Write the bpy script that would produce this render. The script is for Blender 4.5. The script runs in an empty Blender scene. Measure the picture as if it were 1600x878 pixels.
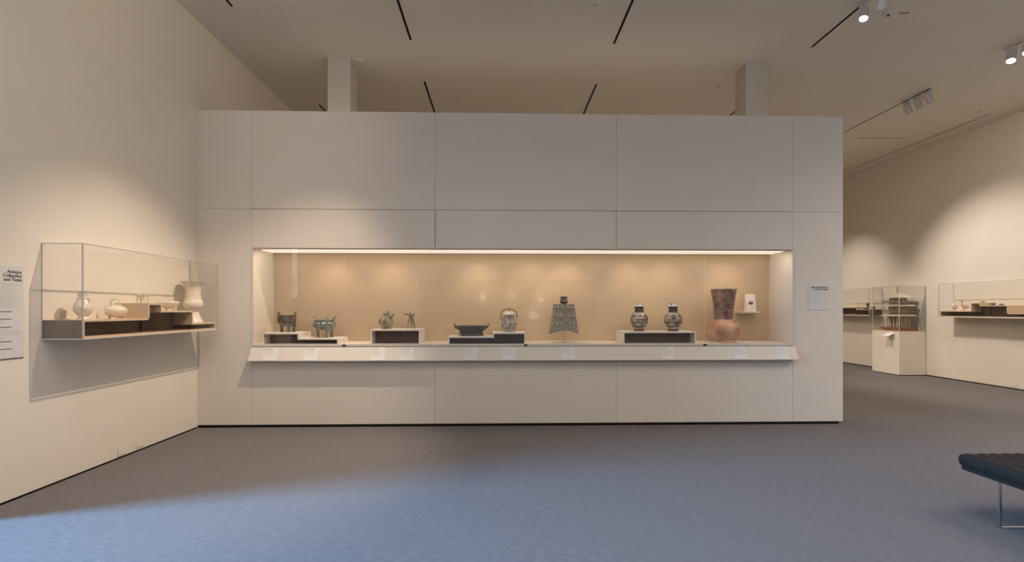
import bpy, bmesh, math, random
from mathutils import Vector, Matrix
random.seed(7)
C = bpy.context.scene.collection
PI = math.pi

# ------------------------------------------------------------------ camera
F = 760.0; EYE = 1.55; TH = math.atan(20 / 760.0); HOR = 483.0
cam_d = bpy.data.cameras.new('camera')
cam = bpy.data.objects.new('camera', cam_d); C.objects.link(cam)
cam.location = (0, 0, EYE); cam.rotation_euler = (PI / 2, 0, -TH)
cam_d.sensor_fit = 'HORIZONTAL'; cam_d.sensor_width = 36
cam_d.lens = 36 * F / 1600; cam_d.shift_y = (HOR - 439) / 1600
cam_d.clip_start = 0.05; cam_d.clip_end = 100
bpy.context.scene.camera = cam

# ------------------------------------------------------------------ colour, world
sc = bpy.context.scene
sc.view_settings.view_transform = 'Standard'; sc.view_settings.look = 'None'
sc.view_settings.gamma = 1; sc.view_settings.use_curve_mapping = False
sc.view_settings.exposure = 0.6
w = bpy.data.worlds.new('world'); sc.world = w; w.use_nodes = True
w.node_tree.nodes['Background'].inputs[0].default_value = (0.5, 0.62, 0.8, 1)
w.node_tree.nodes['Background'].inputs[1].default_value = 0.3

# ------------------------------------------------------------------ lights
def look(o, target):
    o.rotation_euler = (Vector(target) - o.location).to_track_quat('-Z', 'Y').to_euler()
def area(name, loc, target, sx, sy, power, col, spread=PI):
    d = bpy.data.lights.new(name, 'AREA'); d.shape = 'RECTANGLE'; d.size = sx; d.size_y = sy
    d.energy = power; d.color = col; d.spread = spread
    o = bpy.data.objects.new(name, d); C.objects.link(o); o.location = loc; look(o, target); return o
def spot(name, loc, target, power, col, ang=60, blend=0.5, rad=0.03):
    d = bpy.data.lights.new(name, 'SPOT'); d.energy = power; d.color = col
    d.spot_size = math.radians(ang); d.spot_blend = blend; d.shadow_soft_size = rad
    o = bpy.data.objects.new(name, d); C.objects.link(o); o.location = loc; look(o, target); return o
WARM = (1.0, 0.80, 0.60); NEUT = (1.0, 0.88, 0.76); BLUE = (0.22, 0.55, 1.0); COOL = (0.72, 0.82, 1.0)
# daylight through the side window (beyond the end of the left wall); the rear area is added cool fill
area('daylight_side', (-8.8, 2.1, 3.9), (-0.9, 2.8, 0.0), 1.3, 2.2, 290, BLUE, 1.25)
area('rear_fill', (0.5, -2.85, 4.45), (1.0, 4.5, 0.3), 11.0, 1.3, 30, COOL, 2.6)
# added general fill under the ceiling, unseen: before the view and behind the partition
area('gallery_fill', (0.6, 2.2, 5.2), (0.6, 2.9, 0), 7.0, 3.0, 84, (1, .87, .74), 2.2)
area('gallery_fill', (7.6, 3.6, 5.2), (7.9, 4.6, 0), 3.0, 3.0, 150, WARM, 2.2)
area('gallery_fill', (2.2, 12.8, 4.9), (2.6, 12.4, 0), 8.0, 2.2, 270, WARM, 2.4)
# added upward fill for the ceiling, unseen: near the rear wall and over the partition
area('ceiling_fill', (1.0, -1.6, 3.7), (1.0, 2.2, 6.0), 14.0, 0.5, 70, NEUT)
area('ceiling_fill', (0.3, 7.0, 4.2), (0.3, 8.0, 6.2), 7.0, 0.3, 4, WARM)
spot('spot_beam', (-1.0, 5.08, 5.17), (-3.15, 5.1, 0.0), 480, WARM, 64, 0.7, 0.03)
spot('spot_beam', (-0.6, 3.4, 5.17), (-3.94, 5.6, 4.0), 95, WARM, 95, 1.0, 0.3)
spot('spot_beam', (6.7, 10.4, 5.17), (9.96, 9.0, 0.5), 430, NEUT, 76, 0.8, 0.02)
spot('spot_beam', (7.1, 13.3, 5.1), (9.96, 13.2, 0.9), 250, NEUT, 60, 0.8, 0.02)
spot('wall_fill', (7.35, 5.5, 5.1), (9.96, 9.0, 2.3), 190, WARM, 92, 1.0, 0.08)  # added fill spot that brightens the right wall
for px_, pz_ in ((-.52, 1.97), (.44, 1.99), (1.36, 1.88), (1.14, 1.38)):
    spot('plate_fill_spot', (px_ * .6 + .2, 0.9, 5.1), (px_, -3.0, pz_), 2000, NEUT, 7, 0.8, 0.02)  # added spots, so the plates show up in the glass

# ------------------------------------------------------------------ pixel <-> world (real distances)
CT, ST = math.cos(TH), math.sin(TH)
def ray(px, py):
    xc = (px - 800) / F; zc = (HOR - py) / F
    return Vector((xc * CT + ST, -xc * ST + CT, zc))
def onX(px, py, X): d = ray(px, py); return Vector((0, 0, EYE)) + d * (X / d.x)
def onY(px, py, Y): d = ray(px, py); return Vector((0, 0, EYE)) + d * (Y / d.y)
def onZ(px, py, Z): d = ray(px, py); return Vector((0, 0, EYE)) + d * ((Z - EYE) / d.z)
def YC(x, y): return x * ST + y * CT
def Ydep(yc, X): return (yc - X * ST) / CT

# ------------------------------------------------------------------ materials
def mat(name, col, rough=0.6, metal=0.0, col2=None, scale=20.0, detail=4, bump=0.0, bscale=None,
        spec=0.5, coat=0.0, stretch=(1, 1, 1), emis=None, estr=0, ramp=(0.35, 0.65)):
    m = bpy.data.materials.new(name); m.use_nodes = True
    nt = m.node_tree; b = nt.nodes['Principled BSDF']
    b.inputs['Base Color'].default_value = (*col, 1); b.inputs['Roughness'].default_value = rough
    b.inputs['Metallic'].default_value = metal; b.inputs['Specular IOR Level'].default_value = spec
    b.inputs['Coat Weight'].default_value = coat
    if emis: b.inputs['Emission Color'].default_value = (*emis, 1); b.inputs['Emission Strength'].default_value = estr
    tc = nt.nodes.new('ShaderNodeTexCoord'); mp = nt.nodes.new('ShaderNodeMapping')
    mp.inputs['Scale'].default_value = stretch
    nt.links.new(tc.outputs['Object'], mp.inputs[0])
    if col2:
        n = nt.nodes.new('ShaderNodeTexNoise'); n.inputs['Scale'].default_value = scale; n.inputs['Detail'].default_value = detail
        r = nt.nodes.new('ShaderNodeValToRGB'); r.color_ramp.elements[0].color = (*col, 1); r.color_ramp.elements[1].color = (*col2, 1)
        r.color_ramp.elements[0].position = ramp[0]; r.color_ramp.elements[1].position = ramp[1]
        nt.links.new(mp.outputs[0], n.inputs['Vector']); nt.links.new(n.outputs[0], r.inputs[0]); nt.links.new(r.outputs[0], b.inputs['Base Color'])
    if bump:
        n2 = nt.nodes.new('ShaderNodeTexNoise'); n2.inputs['Scale'].default_value = bscale or scale; n2.inputs['Detail'].default_value = 5
        bp = nt.nodes.new('ShaderNodeBump'); bp.inputs['Strength'].default_value = bump; bp.inputs['Distance'].default_value = 0.01
        nt.links.new(mp.outputs[0], n2.inputs['Vector']); nt.links.new(n2.outputs[0], bp.inputs['Height']); nt.links.new(bp.outputs[0], b.inputs['Normal'])
    return m
def glass(name, tint=(1, 1, 1), base=0.04, extra=0.0):
    m = bpy.data.materials.new(name); m.use_nodes = True; nt = m.node_tree; nt.nodes.clear()
    out = nt.nodes.new('ShaderNodeOutputMaterial'); mx = nt.nodes.new('ShaderNodeMixShader')
    t = nt.nodes.new('ShaderNodeBsdfTransparent'); t.inputs[0].default_value = (*tint, 1)
    g = nt.nodes.new('ShaderNodeBsdfGlossy'); g.inputs['Roughness'].default_value = 0.01; g.inputs[0].default_value = (1, 1, 1, 1)
    lw = nt.nodes.new('ShaderNodeLayerWeight'); lw.inputs[0].default_value = 0.5
    p = nt.nodes.new('ShaderNodeMath'); p.operation = 'POWER'; p.inputs[1].default_value = 5
    k = nt.nodes.new('ShaderNodeMath'); k.operation = 'MULTIPLY_ADD'; k.inputs[1].default_value = 1 - base; k.inputs[2].default_value = base
    nt.links.new(lw.outputs['Facing'], p.inputs[0]); nt.links.new(p.outputs[0], k.inputs[0]); nt.links.new(k.outputs[0], mx.inputs[0])
    nt.links.new(t.outputs[0], mx.inputs[1]); nt.links.new(g.outputs[0], mx.inputs[2]); nt.links.new(mx.outputs[0], out.inputs[0])
    return m
def glass_edge(name, col, op):
    m = bpy.data.materials.new(name); m.use_nodes = True; nt = m.node_tree
    b = nt.nodes['Principled BSDF']; b.inputs['Base Color'].default_value = (*col, 1); b.inputs['Roughness'].default_value = 0.25
    b.inputs['Alpha'].default_value = op
    return m

M = {}
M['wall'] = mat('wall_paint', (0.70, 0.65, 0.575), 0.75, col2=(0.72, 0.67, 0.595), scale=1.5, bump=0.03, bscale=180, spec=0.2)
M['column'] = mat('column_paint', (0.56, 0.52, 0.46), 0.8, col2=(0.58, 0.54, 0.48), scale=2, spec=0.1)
M['panel'] = mat('panel_paint', (0.67, 0.615, 0.555), 0.7, col2=(0.685, 0.63, 0.57), scale=2, bump=0.03, bscale=150, spec=0.2)
M['ceil'] = mat('ceiling_paint', (0.74, 0.69, 0.61), 0.85, col2=(0.76, 0.71, 0.63), scale=1.2, spec=0.1)
M['linen'] = mat('tan_linen', (0.56, 0.42, 0.275), 0.85, col2=(0.59, 0.445, 0.295), scale=60, stretch=(8, 1, 1), bump=0.15, bscale=300, spec=0.1)
M['cream'] = mat('cream_case_paint', (0.74, 0.665, 0.57), 0.5, col2=(0.75, 0.675, 0.58), scale=3, spec=0.3)
M['rail'] = mat('rail_paint', (0.60, 0.565, 0.52), 0.5, col2=(0.61, 0.575, 0.53), scale=3, spec=0.3)
M['black'] = mat('black_reveal', (0.006, 0.006, 0.006), 0.8, spec=0.1, col2=(0.009, 0.009, 0.009), scale=5)
M['alu'] = mat('brushed_aluminium', (0.62, 0.58, 0.55), 0.35, 0.8, col2=(0.68, 0.64, 0.6), scale=30, stretch=(1, 1, 30))
M['darkclip'] = mat('dark_clip', (0.05, 0.04, 0.035), 0.4, 0.6, col2=(0.07, 0.05, 0.04), scale=30)
M['glass'] = glass('clear_glass')
M['acrylic'] = glass('clear_acrylic', (0.997, 0.996, 0.995), 0.018)
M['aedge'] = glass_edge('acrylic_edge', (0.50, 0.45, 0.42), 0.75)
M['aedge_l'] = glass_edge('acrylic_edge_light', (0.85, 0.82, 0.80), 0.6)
M['gedge'] = glass_edge('glass_edge', (0.95, 0.9, 0.8), 0.16)
M['ply'] = mat('plywood_board', (0.58, 0.44, 0.30), 0.55, col2=(0.66, 0.52, 0.37), scale=8, stretch=(10, 0.6, 10), bump=0.05, bscale=20)
M['brown'] = mat('dark_brown_interior', (0.10, 0.055, 0.035), 0.6, col2=(0.13, 0.075, 0.05), scale=8, stretch=(8, 0.6, 8))
M['greybrown'] = mat('grey_brown_laminate', (0.20, 0.155, 0.125), 0.5, col2=(0.24, 0.19, 0.15), scale=4, stretch=(3, 1, 3))
M['offwhite'] = mat('plinth_white_board', (0.80, 0.72, 0.64), 0.5, col2=(0.82, 0.74, 0.66), scale=4)
M['plinth_dark'] = mat('plinth_dark_lining', (0.13, 0.065, 0.045), 0.6, col2=(0.16, 0.08, 0.055), scale=6)
M['plinth_black'] = mat('plinth_black_lining', (0.012, 0.012, 0.014), 0.6, col2=(0.02, 0.018, 0.02), scale=6)
M['card'] = mat('white_card', (0.66, 0.64, 0.64), 0.6, col2=(0.68, 0.66, 0.66), scale=10)
M['signcard'] = mat('sign_board', (0.60, 0.60, 0.59), 0.6, col2=(0.62, 0.62, 0.61), scale=10)
M['signcard2'] = mat('sign_board_warm', (0.64, 0.61, 0.58), 0.6, col2=(0.65, 0.62, 0.59), scale=10)
M['ink'] = mat('black_ink', (0.025, 0.022, 0.022), 0.7, col2=(0.03, 0.028, 0.028), scale=40)
M['greyink'] = mat('grey_ink', (0.44, 0.42, 0.41), 0.7, col2=(0.48, 0.46, 0.45), scale=40)
M['bronze'] = mat('dark_bronze', (0.055, 0.042, 0.035), 0.5, 0.35, col2=(0.20, 0.17, 0.14), scale=28, bump=0.6, bscale=60)
M['green'] = mat('green_patina_bronze', (0.13, 0.14, 0.12), 0.55, 0.1, col2=(0.38, 0.39, 0.34), scale=26, bump=0.6, bscale=60)
M['olive'] = mat('olive_bronze', (0.095, 0.08, 0.05), 0.45, 0.3, col2=(0.33, 0.30, 0.20), scale=10, bump=0.4, bscale=60)
M['belly'] = mat('bell_bronze', (0.19, 0.18, 0.135), 0.55, 0.1, col2=(0.36, 0.345, 0.27), scale=55, bump=0.5, bscale=70)
M['bosspale'] = mat('lit_boss_bronze', (0.46, 0.43, 0.35), 0.45, 0.05, col2=(0.60, 0.57, 0.48), scale=60)  # paler than the bell body: light from above put into the boss colour
M['pale'] = mat('pale_patina_bronze', (0.17, 0.15, 0.12), 0.6, 0.1, col2=(0.55, 0.51, 0.43), scale=24, bump=0.7, bscale=60)
M['lidpale'] = mat('pale_lid', (0.55, 0.50, 0.42), 0.55, 0.05, col2=(0.68, 0.64, 0.56), scale=24, bump=0.4)
M['inlay'] = mat('inlaid_bronze', (0.06, 0.042, 0.035), 0.38, 0.2, col2=(0.55, 0.48, 0.40), scale=16, bump=0.4, bscale=50, stretch=(1, 1, 1.6))
M['inlaydark'] = mat('dark_inlaid_bronze', (0.045, 0.03, 0.026), 0.45, 0.35, col2=(0.12, 0.085, 0.07), scale=22, bump=0.4)
M['basin'] = mat('basin_bronze', (0.045, 0.043, 0.042), 0.55, 0.3, col2=(0.12, 0.115, 0.11), scale=18, bump=0.4)
M['neckb'] = mat('brown_earthenware', (0.10, 0.05, 0.033), 0.45, 0.0, col2=(0.33, 0.20, 0.13), scale=14, bump=0.5, coat=0.3)
M['bodyb'] = mat('reddish_earthenware', (0.42, 0.19, 0.10), 0.5, 0.0, col2=(0.62, 0.42, 0.28), scale=5, bump=0.4)
M['ceramic'] = mat('white_porcelain', (0.72, 0.64, 0.53), 0.18, 0, col2=(0.74, 0.66, 0.55), scale=8, coat=0.6)
M['ceramic_p'] = mat('pinkish_white_ceramic', (0.62, 0.46, 0.39), 0.35, 0, col2=(0.70, 0.58, 0.50), scale=30)
M['slab'] = mat('tan_stone', (0.33, 0.28, 0.20), 0.6, col2=(0.40, 0.34, 0.25), scale=40)
M['pillar'] = mat('pillar_glaze', (0.26, 0.21, 0.15), 0.4, col2=(0.50, 0.44, 0.34), scale=30)
M['glaze_y'] = mat('straw_glaze', (0.56, 0.50, 0.38), 0.4, col2=(0.68, 0.63, 0.52), scale=20, coat=0.3)
M['glaze_b'] = mat('brown_speckled_glaze', (0.13, 0.085, 0.06), 0.4, col2=(0.50, 0.42, 0.32), scale=34, coat=0.3)
M['terra'] = mat('terracotta_base', (0.22, 0.10, 0.07), 0.5, col2=(0.32, 0.16, 0.11), scale=20)
M['violet'] = mat('dark_violet_stone', (0.07, 0.05, 0.055), 0.35, col2=(0.18, 0.14, 0.14), scale=30)
M['leather'] = mat('black_leather', (0.017, 0.015, 0.014), 0.6, spec=0.2, col2=(0.022, 0.02, 0.019), scale=40, bump=0.2, bscale=200)
M['chrome'] = mat('polished_steel', (0.7, 0.7, 0.72), 0.12, 1.0, col2=(0.75, 0.75, 0.77), scale=3)
M['lampwhite'] = mat('lamp_white', (0.62, 0.58, 0.54), 0.35, col2=(0.66, 0.62, 0.58), scale=10)
M['lens'] = mat('lamp_lens', (0.9, 0.9, 1.0), 0.2, emis=(0.92, 0.92, 1.0), estr=9.0)
M['lens_off'] = mat('lamp_lens_dark', (0.35, 0.33, 0.3), 0.2, col2=(0.4, 0.38, 0.35), scale=10)
M['plastic'] = mat('cream_plastic', (0.66, 0.62, 0.54), 0.4, col2=(0.68, 0.64, 0.56), scale=10)
M['jade'] = mat('grey_jade', (0.13, 0.10, 0.08), 0.4, col2=(0.2, 0.16, 0.13), scale=60)

M['skyglow'] = mat('daylit_pane', (0.6, 0.7, 0.8), 0.3, emis=(0.85, 0.95, 1.0), estr=0.9)
# carpet
m = bpy.data.materials.new('carpet'); m.use_nodes = True; nt = m.node_tree; b = nt.nodes['Principled BSDF']
b.inputs['Roughness'].default_value = 0.95; b.inputs['Specular IOR Level'].default_value = 0.1
tc = nt.nodes.new('ShaderNodeTexCoord')
mp = nt.nodes.new('ShaderNodeMapping'); mp.inputs['Scale'].default_value = (14, 90, 1)
mp2 = nt.nodes.new('ShaderNodeMapping'); mp2.inputs['Scale'].default_value = (1, 1, 1)
n1 = nt.nodes.new('ShaderNodeTexNoise'); n1.inputs['Scale'].default_value = 1.0; n1.inputs['Detail'].default_value = 3
n2 = nt.nodes.new('ShaderNodeTexNoise'); n2.inputs['Scale'].default_value = 160; n2.inputs['Detail'].default_value = 2
mx = nt.nodes.new('ShaderNodeMix'); mx.data_type = 'FLOAT'; mx.inputs[0].default_value = 0.5
r = nt.nodes.new('ShaderNodeValToRGB')
r.color_ramp.elements[0].position = 0.36; r.color_ramp.elements[0].color = (0.118, 0.112, 0.118, 1)
r.color_ramp.elements[1].position = 0.64; r.color_ramp.elements[1].color = (0.185, 0.176, 0.184, 1)
bp = nt.nodes.new('ShaderNodeBump'); bp.inputs['Strength'].default_value = 0.25; bp.inputs['Distance'].default_value = 0.006
L = nt.links.new
L(tc.outputs['Object'], mp.inputs[0]); L(tc.outputs['Object'], mp2.inputs[0]); L(mp.outputs[0], n1.inputs['Vector']); L(mp2.outputs[0], n2.inputs['Vector'])
L(n1.outputs[0], mx.inputs[2]); L(n2.outputs[0], mx.inputs[3]); L(mx.outputs[0], r.inputs[0]); L(r.outputs[0], b.inputs['Base Color'])
L(n2.outputs[0], bp.inputs['Height']); L(bp.outputs[0], b.inputs['Normal'])
M['carpet'] = m

# ------------------------------------------------------------------ mesh helpers
def obj(name, bm, m, parent=None, smooth=None, loc=None):
    me = bpy.data.meshes.new(name); bmesh.ops.recalc_face_normals(bm, faces=bm.faces[:]); bm.to_mesh(me); bm.free()
    o = bpy.data.objects.new(name, me); C.objects.link(o)
    me.materials.append(M[m] if isinstance(m, str) else m)
    if smooth is not None:
        for p in me.polygons: p.use_smooth = True
        if smooth < 180:
            bmx = bmesh.new(); bmx.from_mesh(me)
            for e in bmx.edges:
                if len(e.link_faces) == 2 and e.calc_face_angle(0) > math.radians(smooth): e.smooth = False
            bmx.to_mesh(me); bmx.free()
    if parent: o.parent = parent; 
    if parent is not None:
        o.matrix_parent_inverse = parent_inv(parent)
    if loc: o.location = loc
    return o
def parent_inv(p):
    # world transform of the parent from its own loc / rot chain (no depsgraph needed)
    mw = Matrix.Identity(4); chain = []
    while p is not None: chain.append(p); p = p.parent
    for q in reversed(chain):
        mw = mw @ q.matrix_parent_inverse @ Matrix.LocRotScale(q.location, q.rotation_euler, q.scale)
    return mw.inverted()
def tag(o, label=None, cat=None, group=None, kind=None):
    if label: o['label'] = label
    if cat: o['category'] = cat
    if group: o['group'] = group
    if kind: o['kind'] = kind
    return o
def thing(name, label, cat, loc, group=None):
    o = bpy.data.objects.new(name, None); C.objects.link(o); o.location = loc; o.empty_display_size = 0.1
    return tag(o, label, cat, group)
def bx(bm, x0, x1, y0, y1, z0, z1, bev=0):
    g = bmesh.ops.create_cube(bm, size=1)
    vs = g['verts']
    for v in vs:
        v.co = Vector(((x0 + x1) / 2 + v.co.x * (x1 - x0), (y0 + y1) / 2 + v.co.y * (y1 - y0), (z0 + z1) / 2 + v.co.z * (z1 - z0)))
    if bev:
        es = list({e for v in vs for e in v.link_edges})
        bmesh.ops.bevel(bm, geom=es, offset=bev, segments=2, affect='EDGES')
    return vs
def box(name, x0, x1, y0, y1, z0, z1, m, parent=None, bev=0):
    bm = bmesh.new(); bx(bm, x0, x1, y0, y1, z0, z1, bev); return obj(name, bm, m, parent)
def prism(bm, pts, axis, a, b_):
    """pts 2D polygon; axis 'x': pts are (y,z), extruded a..b_ along x; 'y': (x,z)"""
    def co(p, t): return (t, p[0], p[1]) if axis == 'x' else ((p[0], t, p[1]) if axis == 'y' else (p[0], p[1], t))
    A = [bm.verts.new(co(p, a)) for p in pts]; B = [bm.verts.new(co(p, b_)) for p in pts]
    bm.faces.new(A); bm.faces.new(B[::-1])
    n = len(pts)
    for i in range(n): bm.faces.new((A[i], B[i], B[(i + 1) % n], A[(i + 1) % n]))
def lathe(bm, prof, cx=0, cy=0, seg=40, sx=1, sy=1, closed=True):
    rings = []
    for r_, z in prof:
        if r_ < 1e-6: rings.append([bm.verts.new((cx, cy, z))])
        else: rings.append([bm.verts.new((cx + r_ * sx * math.cos(2 * PI * i / seg), cy + r_ * sy * math.sin(2 * PI * i / seg), z)) for i in range(seg)])
    for a, b_ in zip(rings, rings[1:]):
        if len(a) == 1 and len(b_) == 1: continue
        for i in range(seg):
            j = (i + 1) % seg
            if len(a) == 1: bm.faces.new((a[0], b_[i], b_[j]))
            elif len(b_) == 1: bm.faces.new((a[i], b_[0], a[j]))
            else: bm.faces.new((a[i], b_[i], b_[j], a[j]))
    if closed:
        if len(rings[0]) > 1: bm.faces.new(rings[0])
        if len(rings[-1]) > 1: bm.faces.new(rings[-1][::-1])
def catmull(pts, n=6):
    P = [Vector(p) for p in pts]; out = []
    for i in range(len(P) - 1):
        p0 = P[max(i - 1, 0)]; p1 = P[i]; p2 = P[i + 1]; p3 = P[min(i + 2, len(P) - 1)]
        for k in range(n):
            t = k / n
            out.append(0.5 * ((2 * p1) + (p2 - p0) * t + (2 * p0 - 5 * p1 + 4 * p2 - p3) * t * t + (3 * p1 - p0 - 3 * p2 + p3) * t ** 3))
    out.append(P[-1]); return out
def smoothprof(prof, n=5):
    return [(max(p.x, 0), p.y) for p in catmull([(a, b_, 0) for a, b_ in prof], n)]
def tube(bm, pts, rad, seg=10, n=5, flat=1.0):
    """smooth tube through pts, radii per point"""
    if not isinstance(rad, (list, tuple)): rad = [rad] * len(pts)
    P4 = catmull([tuple(p) for p in pts], n); R = [q.x for q in catmull([(r_, 0, 0) for r_ in rad], n)]
    up = Vector((0, 1, 0)); rings = []
    for i, p in enumerate(P4):
        t = (P4[min(i + 1, len(P4) - 1)] - P4[max(i - 1, 0)]).normalized()
        u = up - t * up.dot(t)
        if u.length < 1e-3: u = Vector((1, 0, 0)) - t * t.x
        u.normalize(); v = t.cross(u)
        rings.append([bm.verts.new(p + (u * math.cos(2 * PI * k / seg) * flat + v * math.sin(2 * PI * k / seg)) * max(R[i], 1e-4)) for k in range(seg)])
    for a, b_ in zip(rings, rings[1:]):
        for k in range(seg): bm.faces.new((a[k], a[(k + 1) % seg], b_[(k + 1) % seg], b_[k]))
    bm.faces.new(rings[0][::-1]); bm.faces.new(rings[-1])
def L_(name, m, parent, prof, cx, cy, smooth=50, seg=40, sx=1, sy=1):
    bm = bmesh.new(); lathe(bm, prof, cx, cy, seg, sx, sy); return obj(name, bm, m, parent, smooth)
def T_(name, m, parent, pts, rad, seg=10, n=5, flat=1.0):
    bm = bmesh.new(); tube(bm, pts, rad, seg, n, flat); return obj(name, bm, m, parent, 60)
def struct(name, bm, m, parent=None):
    o = obj(name, bm, m, parent)
    if parent is None: o['kind'] = 'structure'
    return o

# ------------------------------------------------------------------ the room
D = 6.457; XL = -3.94; XR = 9.96; ZC = 5.32; XPR = onY(1317, 500, D).x
YE = 3.60      # near end of the left wall
bm = bmesh.new(); bx(bm, -9, XR, -3.2, 15.2, -0.1, 0); struct('floor', bm, 'carpet')
bm = bmesh.new(); bx(bm, -9, XR, -3.2, 15.2, ZC, ZC + 0.1); struct('ceiling', bm, 'ceil')
bm = bmesh.new(); bx(bm, XL - 0.2, XL, YE, 15.2, 0, ZC); struct('wall_left', bm, 'wall')
bm = bmesh.new(); bx(bm, XR, XR + 0.2, -3.2, 15.2, 0, ZC); struct('wall_right', bm, 'wall')
bm = bmesh.new(); bx(bm, XL, XR, 15.0, 15.2, 0, ZC); struct('wall_far', bm, 'wall')
bm = bmesh.new(); bx(bm, -9, XR, -3.2, -3.0, 0, ZC); struct('wall_rear', bm, 'wall')
bm = bmesh.new(); bx(bm, -9.2, -9.0, -3.2, 0.5, 0, ZC); bx(bm, -9.2, -9.0, 3.6, 15.2, 0, ZC); bx(bm, -9.2, -9.0, 0.5, 3.6, 5.0, ZC); bx(bm, -9.2, -9.0, 0.5, 3.6, 0, 0.35)
struct('wall_outer', bm, 'wall')
bm = bmesh.new(); bx(bm, -9, XL - 0.2, 4.6, 4.8, 0, ZC); struct('wall_side_room', bm, 'wall')
# window in the outer wall
bm = bmesh.new()
for y in (0.5, 1.53, 2.56, 3.55): bx(bm, -9.14, -9.06, y, y + 0.05, 0.35, 5.0)
for z in (0.35, 2.6, 4.95): bx(bm, -9.14, -9.06, 0.5, 3.6, z, z + 0.05)
win = struct('window_1', bm, 'alu')
box('window_pane', -9.105, -9.095, 0.55, 3.55, 0.4, 4.95, 'glass', win)
bm = bmesh.new()
for x in (-5.1, -2.3, 0.5, 3.3, 6.05): bx(bm, x - .03, x + .03, -3.0, -2.9, 3.72, 5.2)
for z in (3.70, 5.18): bx(bm, -5.1, 6.1, -3.0, -2.9, z, z + .03)
struct('fill_frame', bm, 'alu')  # added frame around the rear fill light
bm = bmesh.new(); bx(bm, -6.76, -6.70, -3.0, -2.97, 1.9, 4.9); bx(bm, -6.52, -6.46, -3.0, -2.97, 1.9, 4.9)
for k in range(8): bx(bm, -6.70, -6.52, -3.0, -2.97, .3 + 1.6 + k * .42, .33 + 1.6 + k * .42)
w3 = struct('window_3', bm, 'alu')
box('window_pane', -6.70, -6.52, -2.999, -2.985, 1.93, 4.87, 'skyglow', w3)
# skirting reveals
bm = bmesh.new(); bx(bm, XL, XL + 0.004, YE, D - 0.01, 0.0, 0.016); struct('baseboard_left', bm, 'black')
bm = bmesh.new(); bx(bm, XR - 0.004, XR, 4.0, 15, 0.0, 0.022); struct('baseboard_right', bm, 'black')
# columns behind the partition
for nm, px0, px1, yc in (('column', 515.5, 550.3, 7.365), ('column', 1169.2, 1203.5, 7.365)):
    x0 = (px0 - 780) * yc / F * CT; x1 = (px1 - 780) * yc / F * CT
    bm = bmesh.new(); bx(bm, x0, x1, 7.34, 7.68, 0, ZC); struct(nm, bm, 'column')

# partition wall: core + separate panels with recessed joints
ZT = 4.15; Z0 = 0.036
cx0, cx1, cz0, cz1 = onY(395, 0, D).x, onY(1240, 0, D).x, 1.09, 2.36
CB = 7.06
bm = bmesh.new()
bx(bm, XL + 0.001, cx0 - 0.03, D + 0.02, 7.2, Z0, ZT - 0.004); bx(bm, cx1 + 0.03, XPR - 0.004, D + 0.02, 7.2, Z0, ZT - 0.004)
bx(bm, cx0 - 0.03, cx1 + 0.03, D + 0.02, 7.2, cz1 + 0.03, ZT - 0.004); bx(bm, cx0 - 0.03, cx1 + 0.03, D + 0.02, 7.2, Z0, cz0 - 0.035)
bx(bm, cx0 - 0.03, cx1 + 0.03, CB + 0.03, 7.2, cz0 - 0.035, cz1 + 0.03)
wb = struct('wall_back', bm, 'greybrown')
sx_ = [XL + 0.001] + [onY(p, 0, D).x for p in (393, 680, 963, 1238.5)] + [XPR]
zs = 1.55 + (HOR - 328.5) * 6.457 / F   # horizontal joint
g = 0.0016; G = 0.0055
def wp(x0, x1, z0, z1, gl=G, gr=G, gb=G, gt=0.0):
    box('wall_panel', x0 + gl, x1 - gr, D, D + 0.0185, z0 + gb, z1 - gt, 'panel', wb)
wp(sx_[0], sx_[1], zs, ZT, 0, g, g); wp(sx_[1], sx_[2], zs, ZT, g, g, G * .6)
wp(sx_[2], sx_[3], zs, ZT, g, g, G * .6); wp(sx_[3], sx_[4], zs, ZT, g, g, G * .6); wp(sx_[4], sx_[5], zs, ZT, g, 0, g)
wp(sx_[0], sx_[1], Z0, zs, 0, g, 0, g); wp(sx_[4], sx_[5], Z0, zs, g, 0, 0, g)
wp(sx_[1], sx_[2], cz1 + 0.004, zs, g, G * .8, 0, G * .5); wp(sx_[2], sx_[3], cz1 + 0.004, zs, G * .8, G * .6, 0, G * .5); wp(sx_[3], sx_[4], cz1 + 0.004, zs, G * .6, g, 0, G * .5)
wp(sx_[1], sx_[2], Z0, cz0 - 0.036, g, g, 0); wp(sx_[2], sx_[3], Z0, cz0 - 0.036, g, g, 0); wp(sx_[3], sx_[4], Z0, cz0 - 0.036, g, g, 0)
box('end_panel', XPR - 0.0035, XPR, D + 0.019, 7.2, Z0, ZT, 'panel', wb)
box('top_cap', XL + 0.001, XPR, D + 0.019, 7.2, ZT - 0.0035, ZT, 'panel', wb)
bm = bmesh.new(); bx(bm, XL + 0.002, onY(1310, 0, D).x, D + 0.006, 7.19, 0, Z0 - 0.001); struct('baseboard_back', bm, 'black')

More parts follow.
